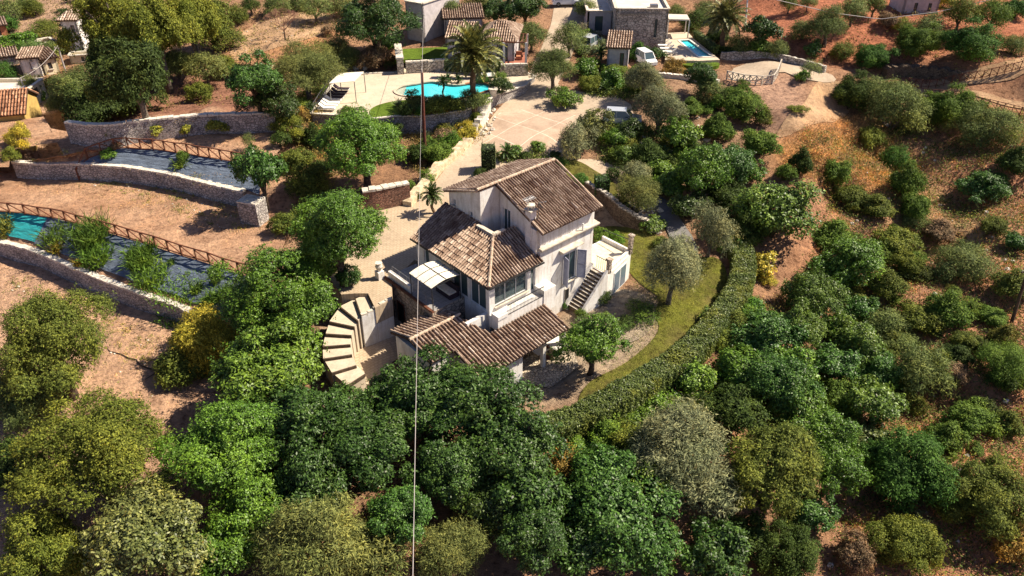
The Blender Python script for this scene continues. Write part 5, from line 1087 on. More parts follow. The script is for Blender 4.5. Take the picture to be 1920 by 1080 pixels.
TREES = """
100,650,112,mastic,tree,M2,1.1|broad grey green bush spreading at the left edge below the lower stone wall
55,720,60,olive,bush,O2,1|greyer lower clump under the broad bush at the left edge
180,860,125,mastic,tree,M1,1|big yellow green bush left of the large dark carob grove, lower left
90,1035,85,mastic,bush,M1,1|yellow green bush in the bottom left corner
270,1020,105,carob,tree,O3,1|mixed khaki and green tree at the bottom edge, right of the corner bush
425,1035,85,carob,bush,G1,1|green tree at the bottom edge below the left end of the carob grove
600,1020,95,olive,tree,O3,1|khaki olive with upright shoots at the bottom edge, left of the blue green carob
700,1040,60,olive,bush,O3,1|small khaki olive at the bottom edge left of the long wire
850,1035,70,olive,bush,O3,1|dry khaki olive at the bottom edge right of the long wire
750,965,72,carob,tree,G3,1|small blue green carob crossed by the wire near the bottom edge
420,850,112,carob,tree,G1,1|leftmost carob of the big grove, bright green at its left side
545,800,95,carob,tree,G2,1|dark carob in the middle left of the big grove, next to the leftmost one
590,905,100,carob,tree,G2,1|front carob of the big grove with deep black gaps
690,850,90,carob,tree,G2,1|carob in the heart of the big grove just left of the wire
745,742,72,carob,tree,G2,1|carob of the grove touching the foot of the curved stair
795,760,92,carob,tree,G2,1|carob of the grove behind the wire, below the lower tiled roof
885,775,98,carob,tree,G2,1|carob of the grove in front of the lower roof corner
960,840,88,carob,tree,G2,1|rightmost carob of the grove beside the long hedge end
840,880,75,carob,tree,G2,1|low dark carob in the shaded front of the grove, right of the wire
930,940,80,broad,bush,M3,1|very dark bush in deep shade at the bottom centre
505,695,94,carob,tree,G4,1|brightest green round tree left of the curved stair
535,555,95,carob,tree,G1,1|large green tree at the right end of the lower timber fence
634,442,104,carob,tree,G1,1|large green tree over the corner of the paved courtyard
682,285,80,carob,tree,G1,1.05|big round bright tree in front of the pool terrace wall
490,320,44,carob,tree,G3,1.5,499,384|small tree at the end of the middle terrace wall above the stone pier
388,645,70,yellow,bush,Y1,1|yellow leaved bush at the right end of the lower stone wall
345,690,45,mastic,bush,M2,1|small olive green bush below the yellow bush by the bare soil
575,355,36,olive,bush,M2,1.2|dull olive shrub between the big round tree and the red soil slope
600,320,22,mastic,bush,M3,1|dark small shrub left of the big round tree's foot
1110,650,68,carob,tree,G1,1|single rounded tree with a clear trunk in front of the villa porch
1260,512,62,olive,tree,O1,1.15|round silver olive on the lawn right of the villa
1333,440,38,olive,tree,O1,1.3|tall silver olive at the upper end of the long hedge
1060,880,42,yellow,bush,Y2,1|rusty orange shrub on the red soil below the hedge end
1150,970,95,carob,bush,G3,1|dark green tree mass at the bottom, right of the rusty orange shrub
1090,1040,60,carob,bush,G2,1|dark shaded bush at the bottom edge below the rusty shrub
1225,1040,60,carob,bush,G3,1|green bush at the bottom edge left of the dark khaki tree
1275,830,80,olive,tree,O1,1|tall grey olive with upright shoots below the long hedge
1330,925,60,olive,bush,O1,1|pale grey olive clump lower down beside the dark khaki tree
1445,890,92,mastic,tree,M2,1|large dark khaki tree between the grey olive and the bright slope tree
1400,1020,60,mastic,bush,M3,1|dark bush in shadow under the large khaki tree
1555,880,68,carob,tree,G1,1|bright green tree on the lower right slope beside the khaki tree
1520,970,45,carob,bush,G3,1|small green bush under the bright tree, lower right
1490,770,72,carob,tree,G1,1|bright green tree halfway up the slope above the lower right bright tree
1425,650,75,carob,bush,G3,1|dense green tree outside the widest bend of the long hedge
1390,700,45,carob,bush,G1,1|small fresh green bush touching the outside of the hedge bend
1300,715,45,broad,bush,G4,1|light green shrub outside the hedge below the lawn
1230,770,35,broad,bush,G4,1|small light green shrub outside the lower hedge
1180,830,35,yellow,bush,M1,1|yellowish shrub on red soil below the lower hedge
1520,565,62,carob,bush,M4,1|mid green bush on the slope, left of the brightest slope tree
1590,495,62,carob,bush,G1,1|brightest rounded tree on the right slope
1560,450,38,mastic,bush,M4,1|dull green bush just above the brightest rounded slope tree
1600,650,60,broad,bush,M4,1|broad leaved bush in the middle of the right slope
1640,700,50,carob,bush,G3,1|green bush with grey top on the right slope, below the broad leaved bush
1655,615,35,olive,bush,O2,1|grey green olive bush in the middle right of the slope
1690,890,92,mastic,bush,G3,1|largest dark green bush at the lower right
1620,830,45,broad,bush,O2,1|dull grey bush joining the largest dark bush, lower right
1700,1030,70,mastic,bush,M1,1|khaki yellow bush at the bottom edge below the largest dark bush
1600,1050,40,yellow,bush,B1,1|pinkish dry shrub at the bottom edge left of the khaki bush
1850,935,70,mastic,bush,M2,1|dark thin bush at the lower right edge
1900,1020,40,yellow,bush,Y2,1|small orange brown shrub in the lower right corner
1885,690,52,olive,bush,M4,1|grey green bush at the right edge halfway down
1820,785,38,mastic,bush,M4,1|yellow green bush on bare earth near the right edge
1885,800,30,mastic,bush,M2,1|small dull bush at the right edge beside the yellow green one
1450,410,72,broad,bush,M4,1.1|big dark tree with light tips outside the hedge top
1400,430,45,mastic,bush,M3,1|black green bush between the hedge top and the big dark tree
1320,320,66,carob,tree,G1,1|bright green tree mass above the grey asphalt path
1260,350,35,broad,bush,G4,1|lighter green shrub at the left foot of the bright tree mass
1360,370,40,mastic,bush,M3,1|dark green bush right of the bright tree mass
1278,252,36,broad,tree,G4,1|fresh green small tree between the two drives, right of the parked car
1207,155,36,olive,tree,O1,1|grey olive above the parked car, upper one of the pair
1236,212,46,olive,tree,O1,1|large grey olive beside the parked car, lower one of the pair
1390,205,42,mastic,bush,M4,1|round green bush on the brown bank below the drive corner
1425,272,34,mastic,bush,M4,1|smaller green bush under the round one on the brown bank
1318,148,36,carob,tree,G2,1|dark carob tree below the second pool
1262,130,20,yellow,bush,Y2,1|small orange leaved tree below the second pool lawn
1335,192,16,yellow,bush,Y2,1|small orange shrub between the dark carob and the round green bush
1111,238,31,broad,tree,O3,1.2|yellow green broad leaved tree beside the plaza
1081,268,35,olive,tree,O1,1|silver olive with a bare forked trunk beside the path behind the villa
1038,130,38,olive,tree,O2,1|grey green olive right of the pool terrace at the drive
1060,188,26,broad,bush,G4,1|yellow green bush at the plaza's upper corner
1068,76,30,olive,tree,O2,1|olive beside the upper drive left of the tiled store
996,70,27,olive,tree,O2,1|olive right of the pool house roof
1100,22,20,olive,tree,O2,1|small olive by the far pale car
1095,130,24,broad,bush,G1,1|green bush left of the tiled store among palms
1145,150,24,broad,bush,G1,1|green bush under the tiled store
1105,160,20,yellow,bush,M1,1|yellow green shrub in the bed above the parking place
1195,100,20,mastic,bush,G3,1|dark bush between the tiled store and the white van
1160,105,14,carob,bush,G1,1|small green shrub right of the tiled store front
1128,52,12,yellow,bush,M1,1|yellowish shrub against the modern villa's side wall
1197,368,44,olive,tree,O3,.9|thin grey shrub tree on the bank behind the curved wall
1180,250,26,broad,bush,M3,1|dark shrub below the parked car
1170,290,24,broad,bush,M4,1|round shrub in the bed below the parked car
1215,290,28,mastic,bush,M3,1|dark shrub in the bed left of the fresh green small tree
1240,320,22,broad,bush,G4,1|light shrub above the grey asphalt path's start
1150,265,22,broad,bush,G1,1|green shrub below the silver car's rear
1500,312,24,mastic,bush,M3,1.5|slim dark green bush on the orange grass slope
1566,330,32,mastic,bush,M4,1.1|rounded dark bush under the orange grass slope
1590,372,28,mastic,bush,M2,.9|flat olive green bush below the rounded one on the slope
1640,395,34,mastic,bush,M2,.8|flat olive green bush right of the orange grass patch
1675,305,26,olive,bush,G3,1.2|blue green bush on the upper right slope
1632,262,26,mastic,bush,M1,1|yellow green bush on the ridge below the dark trees
1700,345,36,mastic,bush,M4,1.2|tall mid green bush in the middle of the right slope
1715,395,34,mastic,bush,M4,1.1|greener bush under the tall mid green one
1680,460,36,mastic,bush,M1,.9|yellowish bush on the slope right of the brightest tree
1660,545,34,mastic,bush,M2,1|olive bush below the yellowish one, right slope
1700,500,28,mastic,bush,M1,1|small yellow bush next to the slope olive bush
1800,500,48,olive,bush,O2,.9|grey green rounded bush on the right slope
1775,590,42,mastic,bush,M4,1|yellow green bush below the grey green rounded one
1720,600,38,mastic,bush,M1,.9|yellow green spreading bush left of its twin on the slope
1845,350,40,carob,bush,G3,.9|isolated bright leaved round bush, upper right slope
1848,245,56,olive,bush,O2,.9|large grey green bush cluster at the upper right
1790,205,40,mastic,bush,M4,1|dark green bush behind the large grey green cluster
1740,215,36,mastic,bush,M4,1|green bush left of the large grey green cluster
1675,210,52,olive,bush,O2,1.2|tall grey green tree at the ridge right of the dusty track
1595,178,40,mastic,bush,M3,1.1|dark round bush where the earth road starts
1635,175,28,olive,bush,O2,1|grey bush between the dark round bush and the tall grey tree
1905,310,34,mastic,bush,M3,1|black green bush at the right edge, upper slope
1905,462,26,carob,bush,G3,1|small green bush at the right edge above the utility pole
1860,430,24,mastic,bush,M2,.8|low olive scrub right of the slope's bare patch
1900,540,34,mastic,bush,M2,1|olive bush at the right edge near the utility pole foot
1822,92,52,mastic,bush,G3,.9|big dark green bush below the red field, far right
1718,85,40,mastic,bush,M4,1|grey green tree in the middle of the red field edge
1635,112,34,mastic,bush,G3,1|round dark bush on the red field's lower edge
1580,100,22,olive,bush,M2,1|small grey bush left of the round dark bush, red field
1527,95,16,carob,bush,G3,1.2|small upright green bush at the corner of the red field
1505,62,22,olive,bush,O2,1|grey olive bush at the left side of the red field
1553,52,36,olive,tree,O2,1|large olive in the left half of the red field
1600,22,26,olive,tree,O2,1|olive at the top edge over the red field
1480,8,18,olive,tree,O2,1|small olive at the top edge, right of the pale pole
1515,6,16,olive,tree,O2,1|second small olive at the top edge, right of the pale pole
1640,10,22,olive,tree,M2,1|yellowish olive at the top edge left of the grey field house
1665,45,18,yellow,bush,B1,1|bare brownish small tree in the red field
1690,52,14,yellow,bush,M1,1|small yellow tree beside the bare one in the red field
1740,60,24,olive,tree,O2,1|olive in front of the grey field house
1800,30,30,olive,tree,M2,1|olive right of the grey field house
1860,35,32,olive,tree,M4,1|large olive in the upper right corner field
1905,20,26,mastic,bush,G3,1|dark tree in the top right corner
1770,5,18,yellow,bush,Y1,1|yellow tree behind the grey field house
1900,90,22,olive,bush,O2,1|small olive at the right edge above the earth road
1432,60,30,carob,tree,G2,1|dark green tree beside the pale utility pole
1425,92,22,broad,bush,G4,.8|bright clipped shrub under the dark tree by the pale pole
1385,92,22,olive,bush,O2,1|pale grey bush below the palm near the lap pool
1458,98,18,olive,bush,O2,1|grey bush at the end of the low pale drive wall
1300,45,24,olive,bush,M3,1|dark bush behind the white pavilion
1268,28,18,olive,bush,O2,1|grey bush behind the white pavilion's left side
1325,30,22,olive,bush,O2,1|grey green bush left of the lap pool palm
1345,70,20,mastic,bush,M3,1|dark green bush at the foot of the lap pool palm
1503,146,13,broad,bush,G1,1.2|small bright green bush at the fence corner
1520,130,15,olive,tree,O2,1|little olive with a thin trunk by the fence corner
1230,105,14,carob,bush,G2,1.2|dark cypress like shrub at the corner of the second pool terrace
705,48,68,carob,tree,G2,1.05|huge dark carob tree behind the pool terrace, top centre
700,108,30,mastic,bush,B1,1|brownish dark shrub below the huge carob
655,112,22,olive,bush,O2,1|grey shrub between the huge carob and the canopy
730,85,18,broad,bush,G1,1|small bright tree at the left end of the upper pool lawn
836,24,32,olive,tree,O2,1|round olive right of the grey block building
900,12,28,olive,tree,O3,1|pale olive at the top edge behind the pool house
930,22,30,carob,tree,G2,1|dark tree behind the pool house roof
985,22,42,carob,tree,G2,1|large dark tree between the pool house and the upper drive
478,155,60,carob,tree,G3,1|green carob left of the weeping pepper tree
572,138,62,olive,tree,O3,1|weeping pepper like tree left of the pool loungers
515,195,46,carob,bush,M3,1|dark shaded tree under the weeping tree
423,128,24,mastic,bush,M1,1|bright yellow green tree left of the green carob
590,18,24,olive,tree,O2,1|olive left of the huge carob at the top edge
640,18,24,olive,bush,O3,1|pale olive between two others at the top edge
520,14,22,olive,bush,O2,1|small olive at the top edge above the orange track
470,12,16,olive,tree,M3,1|dark small olive at the top edge beside the pines
615,60,14,yellow,bush,B1,1|rusty bush beside the red rocks near the huge carob
555,12,18,olive,bush,M3,1|dark olive at the top edge over the bare reddish tree
222,58,72,pine,tree,P1,1.4|front left pine with sunny yellow green tufts
292,70,76,pine,tree,P1,1.35|second pine from the left, tallest, with bright tufts
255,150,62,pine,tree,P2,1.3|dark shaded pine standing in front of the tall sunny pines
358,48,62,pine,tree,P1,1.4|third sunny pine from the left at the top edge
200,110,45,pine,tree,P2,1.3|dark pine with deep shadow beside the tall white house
395,45,48,pine,tree,M2,1|duller pine at the right end of the pine clump
180,205,52,pine,bush,P2,1|black green bush at the left end of the upper stone wall
245,185,50,pine,bush,P2,1|black shaded tree above the upper stone wall
330,125,38,olive,tree,O2,1|grey olive in front of the pines
385,130,32,olive,tree,O3,1|brown grey thin tree right of the grey olive
372,176,26,mastic,bush,M1,1|sunny yellow green bush alone above the upper stone wall
420,80,30,olive,bush,M2,1|grey brown scrub tree at the edge of the orange track
445,35,22,olive,bush,M2,1|thorny grey bush at the top of the orange track
30,85,30,broad,bush,G1,1|bright green round tree at the left edge near the little hut
20,25,26,olive,bush,O2,1|grey bush in the top left corner
60,20,20,olive,bush,M2,1|small olive on the bare hill at the top left
85,62,20,olive,bush,M2,1|brownish bush on the bare hill above the tall white house
122,28,13,carob,bush,M3,1|small dark shrub on the rocky top left hill
12,48,22,mastic,bush,G3,1|dark bush at the left edge above the bright round tree
170,15,16,olive,bush,M2,1|brown green shrub on the hill left of the pines
95,100,20,olive,bush,O2,1|grey bush behind the long low beige house
165,148,28,olive,tree,O2,1|grey olive between the lilac house and the pines
128,172,30,olive,tree,O2,1|round grey olive above the white roof, left of the black bush
60,165,22,olive,tree,O3,1|olive below the lilac and white house
97,160,16,yellow,bush,Y1,1|yellow shrub among the grey village olives
75,182,13,broad,bush,G1,1|small bright green shrub by the white flat roof
115,200,22,olive,bush,O2,1|grey bush right of the orange roofed house
15,140,22,olive,bush,G3,1|dark olive at the left edge in front of the tan roof
5,195,18,yellow,bush,Y2,1|orange brown shrub at the left edge by the orange roof
35,258,24,yellow,bush,Y1,1.1|upright yellow tree in front of the orange roofed house
22,290,17,yellow,bush,M1,1,22,300|yellow green shrub at the left end of the middle terrace wall
298,242,13,citrus,tree,C1,1,297,257|left one of three little lemon trees under the upper stone wall
352,240,12,citrus,tree,C1,1,352,255|middle one of three little lemon trees under the upper stone wall
409,236,15,citrus,tree,C1,1,409,251|right one of three little lemon trees under the upper stone wall
468,268,10,olive,tree,O2,1.6,468,282|thin sapling on the upper terrace right of the lemon trees
208,240,7,olive,tree,O3,1.8,210,262|bare thin sapling before the upper stone wall's left half
203,295,14,broad,bush,G1,.9|small green bush growing on the upper blue sheet
342,295,13,mastic,bush,M4,1.2|dark green weed clump on the upper blue sheet
218,283,10,yellow,bush,B1,1|dry brown tuft on the upper bank fence
820,290,26,mastic,bush,M4,1.1|large green bush at the top of the sunlit drive wall
785,290,25,mastic,bush,M3,1|dark bush left of the rusty mast's foot
800,335,16,mastic,bush,M4,1|small bush under the sunlit drive wall
875,252,22,yellow,bush,Y1,.9|golden yellow shrub on the boulder garden beside the drive
845,225,22,mastic,bush,M2,1|olive shrub on the slope below the kidney pool
885,215,22,olive,bush,O2,1|grey green shrub below the pool's right end
815,235,20,yellow,bush,M1,1|yellowish shrub between the mast and the boulder garden
840,260,18,yellow,bush,B1,1|dry reddish shrub in the boulder garden
762,225,18,mastic,bush,M3,1|dark shrub below the pool lawn
905,215,14,mastic,bush,M4,1|green shrub at the boulder wall top
940,170,22,broad,bush,M3,1|dark leafy bush at the right tip of the kidney pool
937,150,15,olive,bush,M4,1|small olive green bush behind the white round table
905,150,12,mastic,bush,G3,.9|low dark shrub behind the kidney pool
735,120,12,olive,bush,O2,1|small grey shrub beside the buttress wall
770,350,12,mastic,bush,M4,1|green weed clump above the reddish courtyard wall
782,370,9,mastic,bush,M3,1.2|small clipped bush at the reddish wall's right end
655,240,14,mastic,bush,M4,1|bush in front of the pool terrace retaining wall
540,235,26,yellow,bush,M1,1|tall yellow green cactus clump at the end of the upper stone wall
570,215,18,yellow,bush,Y2,1|orange tinted aloe clump left of the pool terrace wall
525,270,20,mastic,bush,M3,1|dark low bush at the right end of the upper terrace
560,260,18,yellow,bush,O3,1|pale spiky clump behind the big round tree
1010,280,15,broad,bush,G4,1|small leafy tree in the bed below the plaza
985,295,13,mastic,bush,M3,.9|dark ball shrub behind the villa's ridge
962,288,14,broad,bush,G1,1|green shrub between hedge block and ball shrub
1048,308,13,mastic,bush,G3,.9|dark round shrub at the left of the forked olive
1042,292,11,yellow,bush,M3,1|small brown green shrub by the plaza edge
1090,338,17,mastic,bush,G3,.9|dark round shrub at the foot of the forked olive
900,330,11,mastic,bush,M3,1|dark shrub in the shade behind the villa roof
1130,560,18,mastic,bush,M3,1|dark ball bush at the foot of the villa's outside stair
1092,595,11,yellow,bush,M4,1|small shrub at the bottom of the outside stair
1060,575,12,broad,bush,G3,1|dark leafy plant between lower roof and outside stair
1130,445,20,mastic,bush,M4,.8|low green bush under the curved wall
1155,452,17,mastic,bush,G1,.8|fresh green bush on the small lawn under the curved wall
1425,505,24,broad,bush,Y1,1.3|slender yellow green sapling outside the upper hedge
1440,530,14,yellow,bush,Y1,1|yellow bush under the slender sapling
1495,208,16,mastic,bush,M1,.45|low yellow green scrub strip beside the upper dusty track
590,500,58,carob,tree,G1,1.1|green tree joining the two large trees left of the courtyard
655,528,30,carob,bush,G2,1|dark bush at the top of the curved stair
590,262,28,mastic,bush,M3,1|dark shrub under the left side of the pool terrace wall
555,305,28,mastic,bush,M2,1|dull shrub at the end of the upper terrace, above the red soil slope
540,425,30,mastic,bush,M2,1|brown green bush between the stone pier and the courtyard tree
600,395,30,carob,bush,G2,1|dark bush in front of the big round tree, above the courtyard tree
735,250,22,mastic,bush,M3,1|dark bush right of the big round tree, under the pool lawn
1332,178,28,olive,bush,O2,1|grey green bush on the brown bank below the dark carob
1295,205,22,mastic,bush,M4,1|green bush on the brown bank left of the orange shrub
1425,225,20,mastic,bush,M2,1|dull bush at the top of the brown bank under the track
1470,330,20,mastic,bush,M4,1.1|green bush left of the slim dark bush on the grass slope
1405,330,30,carob,bush,G1,1|bright bush between the bright tree mass and the brown bank
630,95,26,olive,bush,O3,1|grey olive left of the huge carob, above the sail canopy
1195,332,26,olive,bush,O1,1|silver green bush between the path and the dark shaded bed
1150,330,14,mastic,bush,M3,1|small dark bush between the clipped cube and the path
1225,425,22,broad,bush,M4,.8|leafy bush among the white stones at the curved wall's end
1240,455,16,mastic,bush,M2,.7|low brown green bush at the top of the lawn
1130,600,14,broad,bush,M4,.8|low leafy plant in the gravel beside the stair
1168,610,22,mastic,bush,M3,.5|low dark ground bush in the shaded gravel yard
1205,590,26,olive,bush,M4,.5|low spreading bush in the shade left of the lawn olive
1325,600,20,broad,bush,M4,.8|leafy shrub on the inner side of the long hedge
1640,760,50,carob,tree,M4,1.1|tall mid green tree above the largest dark bush
1720,700,46,olive,tree,O2,1.1|feathery grey olive on the lower right slope
1770,830,40,mastic,bush,M4,1|green bush right of the largest dark bush
1530,820,60,carob,tree,G1,1.1|bright leafy crown between the big khaki tree and the lower right tree
1455,730,62,carob,tree,G3,1.1|tall dark green crown over the slope outside the hedge
1375,780,48,mastic,tree,M3,1|black green crown between grey olive and slope carob
1130,880,62,carob,tree,G3,1|green crown right of the hedge end, below the red soil
1200,900,60,carob,bush,M4,1|dull green crown left of the grey olive's foot
1500,620,55,carob,tree,M4,1.1|mid green crown in the centre of the right slope thicket
1610,590,42,carob,bush,G3,1|dark green crown under the brightest slope tree
1575,760,45,mastic,bush,M4,1|soft green bush right of the slope carobs
1345,250,30,mastic,bush,M4,1|round bush between the dark carob and the bright tree mass
1290,390,36,carob,bush,M3,1|dark bush in shade beside the grey asphalt path
1365,320,45,carob,tree,G3,1.1|dark tree behind the bright mass above the asphalt path
1365,465,22,broad,bush,G4,1|fresh green bush on the outer side of the hedge top
1000,1010,75,carob,tree,G2,1|dark carob at the bottom edge right of the dry khaki olive
1480,1050,65,mastic,bush,M3,1|dark bush at the bottom edge right of the bush under the khaki tree
1340,1040,60,carob,bush,G2,1|shaded dark bush at the bottom edge between two green ones
1560,690,45,carob,bush,G3,1|dark green filler bush between the slope trees, centre right
1480,700,50,carob,tree,G1,1|bright green crown above the halfway slope tree
1380,620,35,mastic,bush,M2,1|brown green bush directly outside the hedge bend
1780,960,34,mastic,bush,M2,1|thin dull bush between the two big lower right bushes
1790,700,30,mastic,bush,B1,.7|low purple brown scrub on the bare slope near the right edge
1760,440,30,mastic,bush,B1,.7|low purple brown scrub in the middle of the right slope
1810,640,28,mastic,bush,M2,.8|low olive scrub above the bare patch at the right
1860,600,28,mastic,bush,M4,.8|greenish scrub left of the utility pole foot
1560,620,32,broad,bush,G1,1|fresh green bush between the mid slope bushes
1350,560,10,yellow,bush,M1,1|tiny yellowish plant at the inner edge of the lawn
990,930,65,carob,tree,G2,1|dark carob right of the shaded bottom centre bush
640,790,80,carob,tree,G2,1|carob filling the middle of the big grove behind the front one
480,940,75,carob,tree,G1,1|lower left carob of the big grove above the bottom edge tree
20,880,60,mastic,bush,M3,1|very dark bush in the shade at the left edge
40,780,40,olive,bush,O2,1|dim grey bush in the shade left of the big yellow green bush
1250,900,50,olive,bush,O3,1|grey brown olive clump between rusty shrub and grey olive
560,640,42,carob,tree,G1,1|dark green tree behind the brightest round tree
480,600,55,carob,tree,G1,1|green tree in front of the fence end, right of the weeds
"""
for ln in TREES.strip().splitlines():
    a, lab = ln.split('|'); a = a.split(',')
    tree(float(a[0]), float(a[1]), float(a[2]), a[3], a[4], globals()[a[5]], lab, zs=float(a[6]), base=(float(a[7]), float(a[8])) if len(a) > 7 else None)
# small shrubs that nothing tells apart
def fillers(P, n, kinds, rr, label, group):
    g = random.Random(n * 7 + len(label)); P = pxz(P); xs = [p[0] for p in P]; ys = [p[1] for p in P]; k = 0; tries = 0
    while k < n and tries < n * 20:
        tries += 1; x, y = g.uniform(min(xs), max(xs)), g.uniform(min(ys), max(ys))
        if not inpoly(np.array([x]), np.array([y]), P)[0]: continue
        z = gz(x, y); Rr = g.uniform(*rr); kind, col = g.choice(kinds); cm, tm, _ = proto(kind, 'bush', Rr, k % 3); t = thing('small_shrub', (x, y, z), label, 'shrub', group); t.rotation_euler = (0, 0, g.uniform(0, 6)); t.scale = (Rr * g.uniform(.8, 1.3), Rr * g.uniform(.8, 1.2), Rr * g.uniform(.6, 1.1))
        o = bpy.data.objects.new('crown', cm); C.objects.link(o); o.parent = t; o.color = (*[c * g.uniform(.85, 1.15) for c in col], 1); o = bpy.data.objects.new('stems', tm); C.objects.link(o); o.parent = t; k += 1
fillers([(1560,430),(1720,420),(1800,560),(1920,700),(1920,1000),(1700,1000),(1560,700),(1500,560)], 60, [('mastic', M2), ('mastic', M4), ('olive', O2), ('yellow', M1), ('mastic', M3), ('mastic', M4)], (.45, 1.3), 'small scrub bush on the rocky right slope', 'small scrub bushes on the right slope')
fillers([(1040,840),(1200,800),(1330,720),(1400,580),(1480,560),(1480,660),(1380,780),(1250,900),(1060,1000)], 44, [('broad', G4), ('carob', G1), ('mastic', M4), ('yellow', M1), ('carob', G3)], (.5, 1.3), 'small shrub on the red soil outside the long hedge', 'small shrubs outside the long hedge')
fillers([(1100,262),(1290,245),(1310,330),(1240,360),(1130,300)], 20, [('broad', G4), ('carob', G3), ('mastic', M3), ('olive', O1), ('yellow', M1)], (.45, 1.1), 'small shrub in the planted beds between the drives', 'small shrubs between the drives')
fillers([(1090,130),(1230,145),(1220,185),(1100,170)], 16, [('broad', G4), ('carob', G1), ('mastic', M4), ('yellow', M1)], (.5, 1.1), 'small shrub in the beds below the tiled store', 'small shrubs below the tiled store')
fillers([(765,225),(880,215),(905,225),(880,262),(800,320),(760,330)], 22, [('olive', O2), ('yellow', M1), ('mastic', M4), ('yellow', B1), ('mastic', M2)], (.5, 1.1), 'small shrub on the planted bank under the kidney pool', 'small shrubs under the kidney pool')
fillers([(20,-10),(220,-10),(230,70),(100,130),(0,100)], 16, [('olive', O2), ('mastic', M2), ('yellow', B1)], (.6, 1.4), 'small scrub bush on the bare top left hill', 'small scrub bushes on the top left hill')
fillers([(1290,190),(1420,130),(1360,240),(1300,300)], 10, [('olive', O2), ('mastic', M4), ('yellow', Y2)], (.5, 1.0), 'small shrub on the brown bank under the dark carob', 'small shrubs under the second pool')
fillers([(570,130),(640,125),(600,200),(560,220)], 10, [('olive', O2), ('mastic', M4), ('yellow', M1)], (.5, 1.0), 'small shrub on the rocks left of the pool loungers', 'small shrubs left of the loungers')
fillers([(1080,20),(1110,60),(1150,95),(1110,110),(1080,100)], 10, [('olive', O1), ('broad', G4)], (.6, 1.2), 'small shrub beside the upper drive', 'small shrubs beside the upper drive')
# bare reddish tree
def bare_tree(p, R_, label, col='bark'):
    t = thing('bare_tree', p, label, 'tree'); r_ = random.Random(5); m = MB(); mt = MB(); p = Vector(p); mt.tube([p - up * .3, p + up * R_ * .5], [.12, .08], 7)
    def br(a, d, l, r, n_):
        b = a + d * l; m.tube([a, b], [r, r * .55], 4, cap=False)
        if n_: 
            for _ in range(4): br(b, (d + Vector((r_.uniform(-.7, .7), r_.uniform(-.7, .7), r_.uniform(-.35, .5)))).normalized(), l * .72, r * .55, n_ - 1)
    for k in range(5): a = k * 1.256; br(p + up * R_ * .45, Vector((math.cos(a) * .8, math.sin(a) * .8, .8)).normalized(), R_ * .42, .06, 4)
    m.build('branches', 'dry_twig', t); mt.build('trunk', col, t)
simple('dry_twig', (.36, .20, .14), (.24, .13, .09), 3, .95)
bare_tree(gp(535, 75), 2.6, 'leafless reddish tree standing on the orange dirt slope at the top')
# palms
simple('palm_trunk', (.20, .14, .09), (.08, .05, .03), 9, .95, .05)
def palm(p, ht, fl, nf, label, col, name='palm_tree', cat='palm tree', droop=1.0, tr=.24, leafn=26, fan=False, parts=True):
    g = np.random.default_rng(int(abs(p[0] * 13 + p[1] * 7)) + nf); t = thing(name, p, label, cat); r_ = random.Random(nf); n = 10
    MB().tube([(p[0] + .1 * math.sin(i), p[1], p[2] - .3 + (ht + .3) * i / n) for i in range(n + 1)], [tr * (1.25 if i == 0 else 1 + .12 * (i % 2) + (.35 if i > n - 2 else 0)) for i in range(n + 1)], 10).build('trunk', 'palm_trunk', t)
    Cs, Ns, As, Ls, Ws = [], [], [], [], []; top = np.array([p[0], p[1], p[2] + ht])
    for i in range(nf):
        az = i * 2.399 + g.uniform(-.2, .2); el = R(82) - (i / nf) * R(115); L_ = fl * g.uniform(.85, 1.08) * (.8 + .2 * math.sin(math.pi * i / nf)); d = np.array([math.cos(az) * math.cos(el), math.sin(az) * math.cos(el), math.sin(el)]); pos = top.copy(); k = leafn; st = L_ / k
        for j in range(k):
            d = d + np.array([0, 0, -1.]) * droop * 1.5 / k * (j / k + .25); d /= np.linalg.norm(d); pos = pos + d * st; s_ = np.cross(d, [0, 0, 1.]); s_ /= np.linalg.norm(s_) + 1e-6; u_ = np.cross(s_, d)
            Cs.append(pos.copy()); Ns.append(u_ + .1 * s_); As.append(d.copy()); Ls.append(st * 1.6); Ws.append(.05)
            ll = fl * .20 * math.sin(math.pi * min(1, (j + 2.5) / (k + 2.5)) ** .8) + .06
            for sg in (-1, 1):
                a_ = s_ * sg * .8 + d * .55 - u_ * .12 + g.normal(size=3) * .05; a_ /= np.linalg.norm(a_); Cs.append(pos + a_ * ll * .5); Ns.append(u_ + s_ * sg * -.5 + .15 * g.normal(size=3)); As.append(a_); Ls.append(ll); Ws.append(.085 + .02 * fl)
    V, Q_ = leafquads(np.array(Cs), unit(np.array(Ns)), unit(np.array(As)), np.array(Ls), np.array(Ws)); V = V - np.array(p); o = bpy.data.objects.new('fronds', meshnp('fronds', V, Q_, 'leaf')); C.objects.link(o); o.parent = t; o.color = (*col, 1); return t
bp = gp(889, 205); palm(tuple(bp), WY(890, 98, bp.y).z - bp.z, 4.0, 70, 'tall date palm with drooping fronds between the pool and its garden', (.15, .16, .05), droop=1.1, tr=.3)
bp = gp(1352, 97); palm(tuple(bp), WY(1350, 32, bp.y).z - bp.z, 3.6, 60, 'date palm with a thick leafy head right of the lap pool', (.13, .14, .055), droop=1.1, tr=.32)
bp = gp(812, 400); palm(tuple(bp), 1.9, 1.3, 34, 'small palm in front of the villa\'s upper left corner', (.07, .10, .03), droop=1.0, tr=.13, leafn=14)
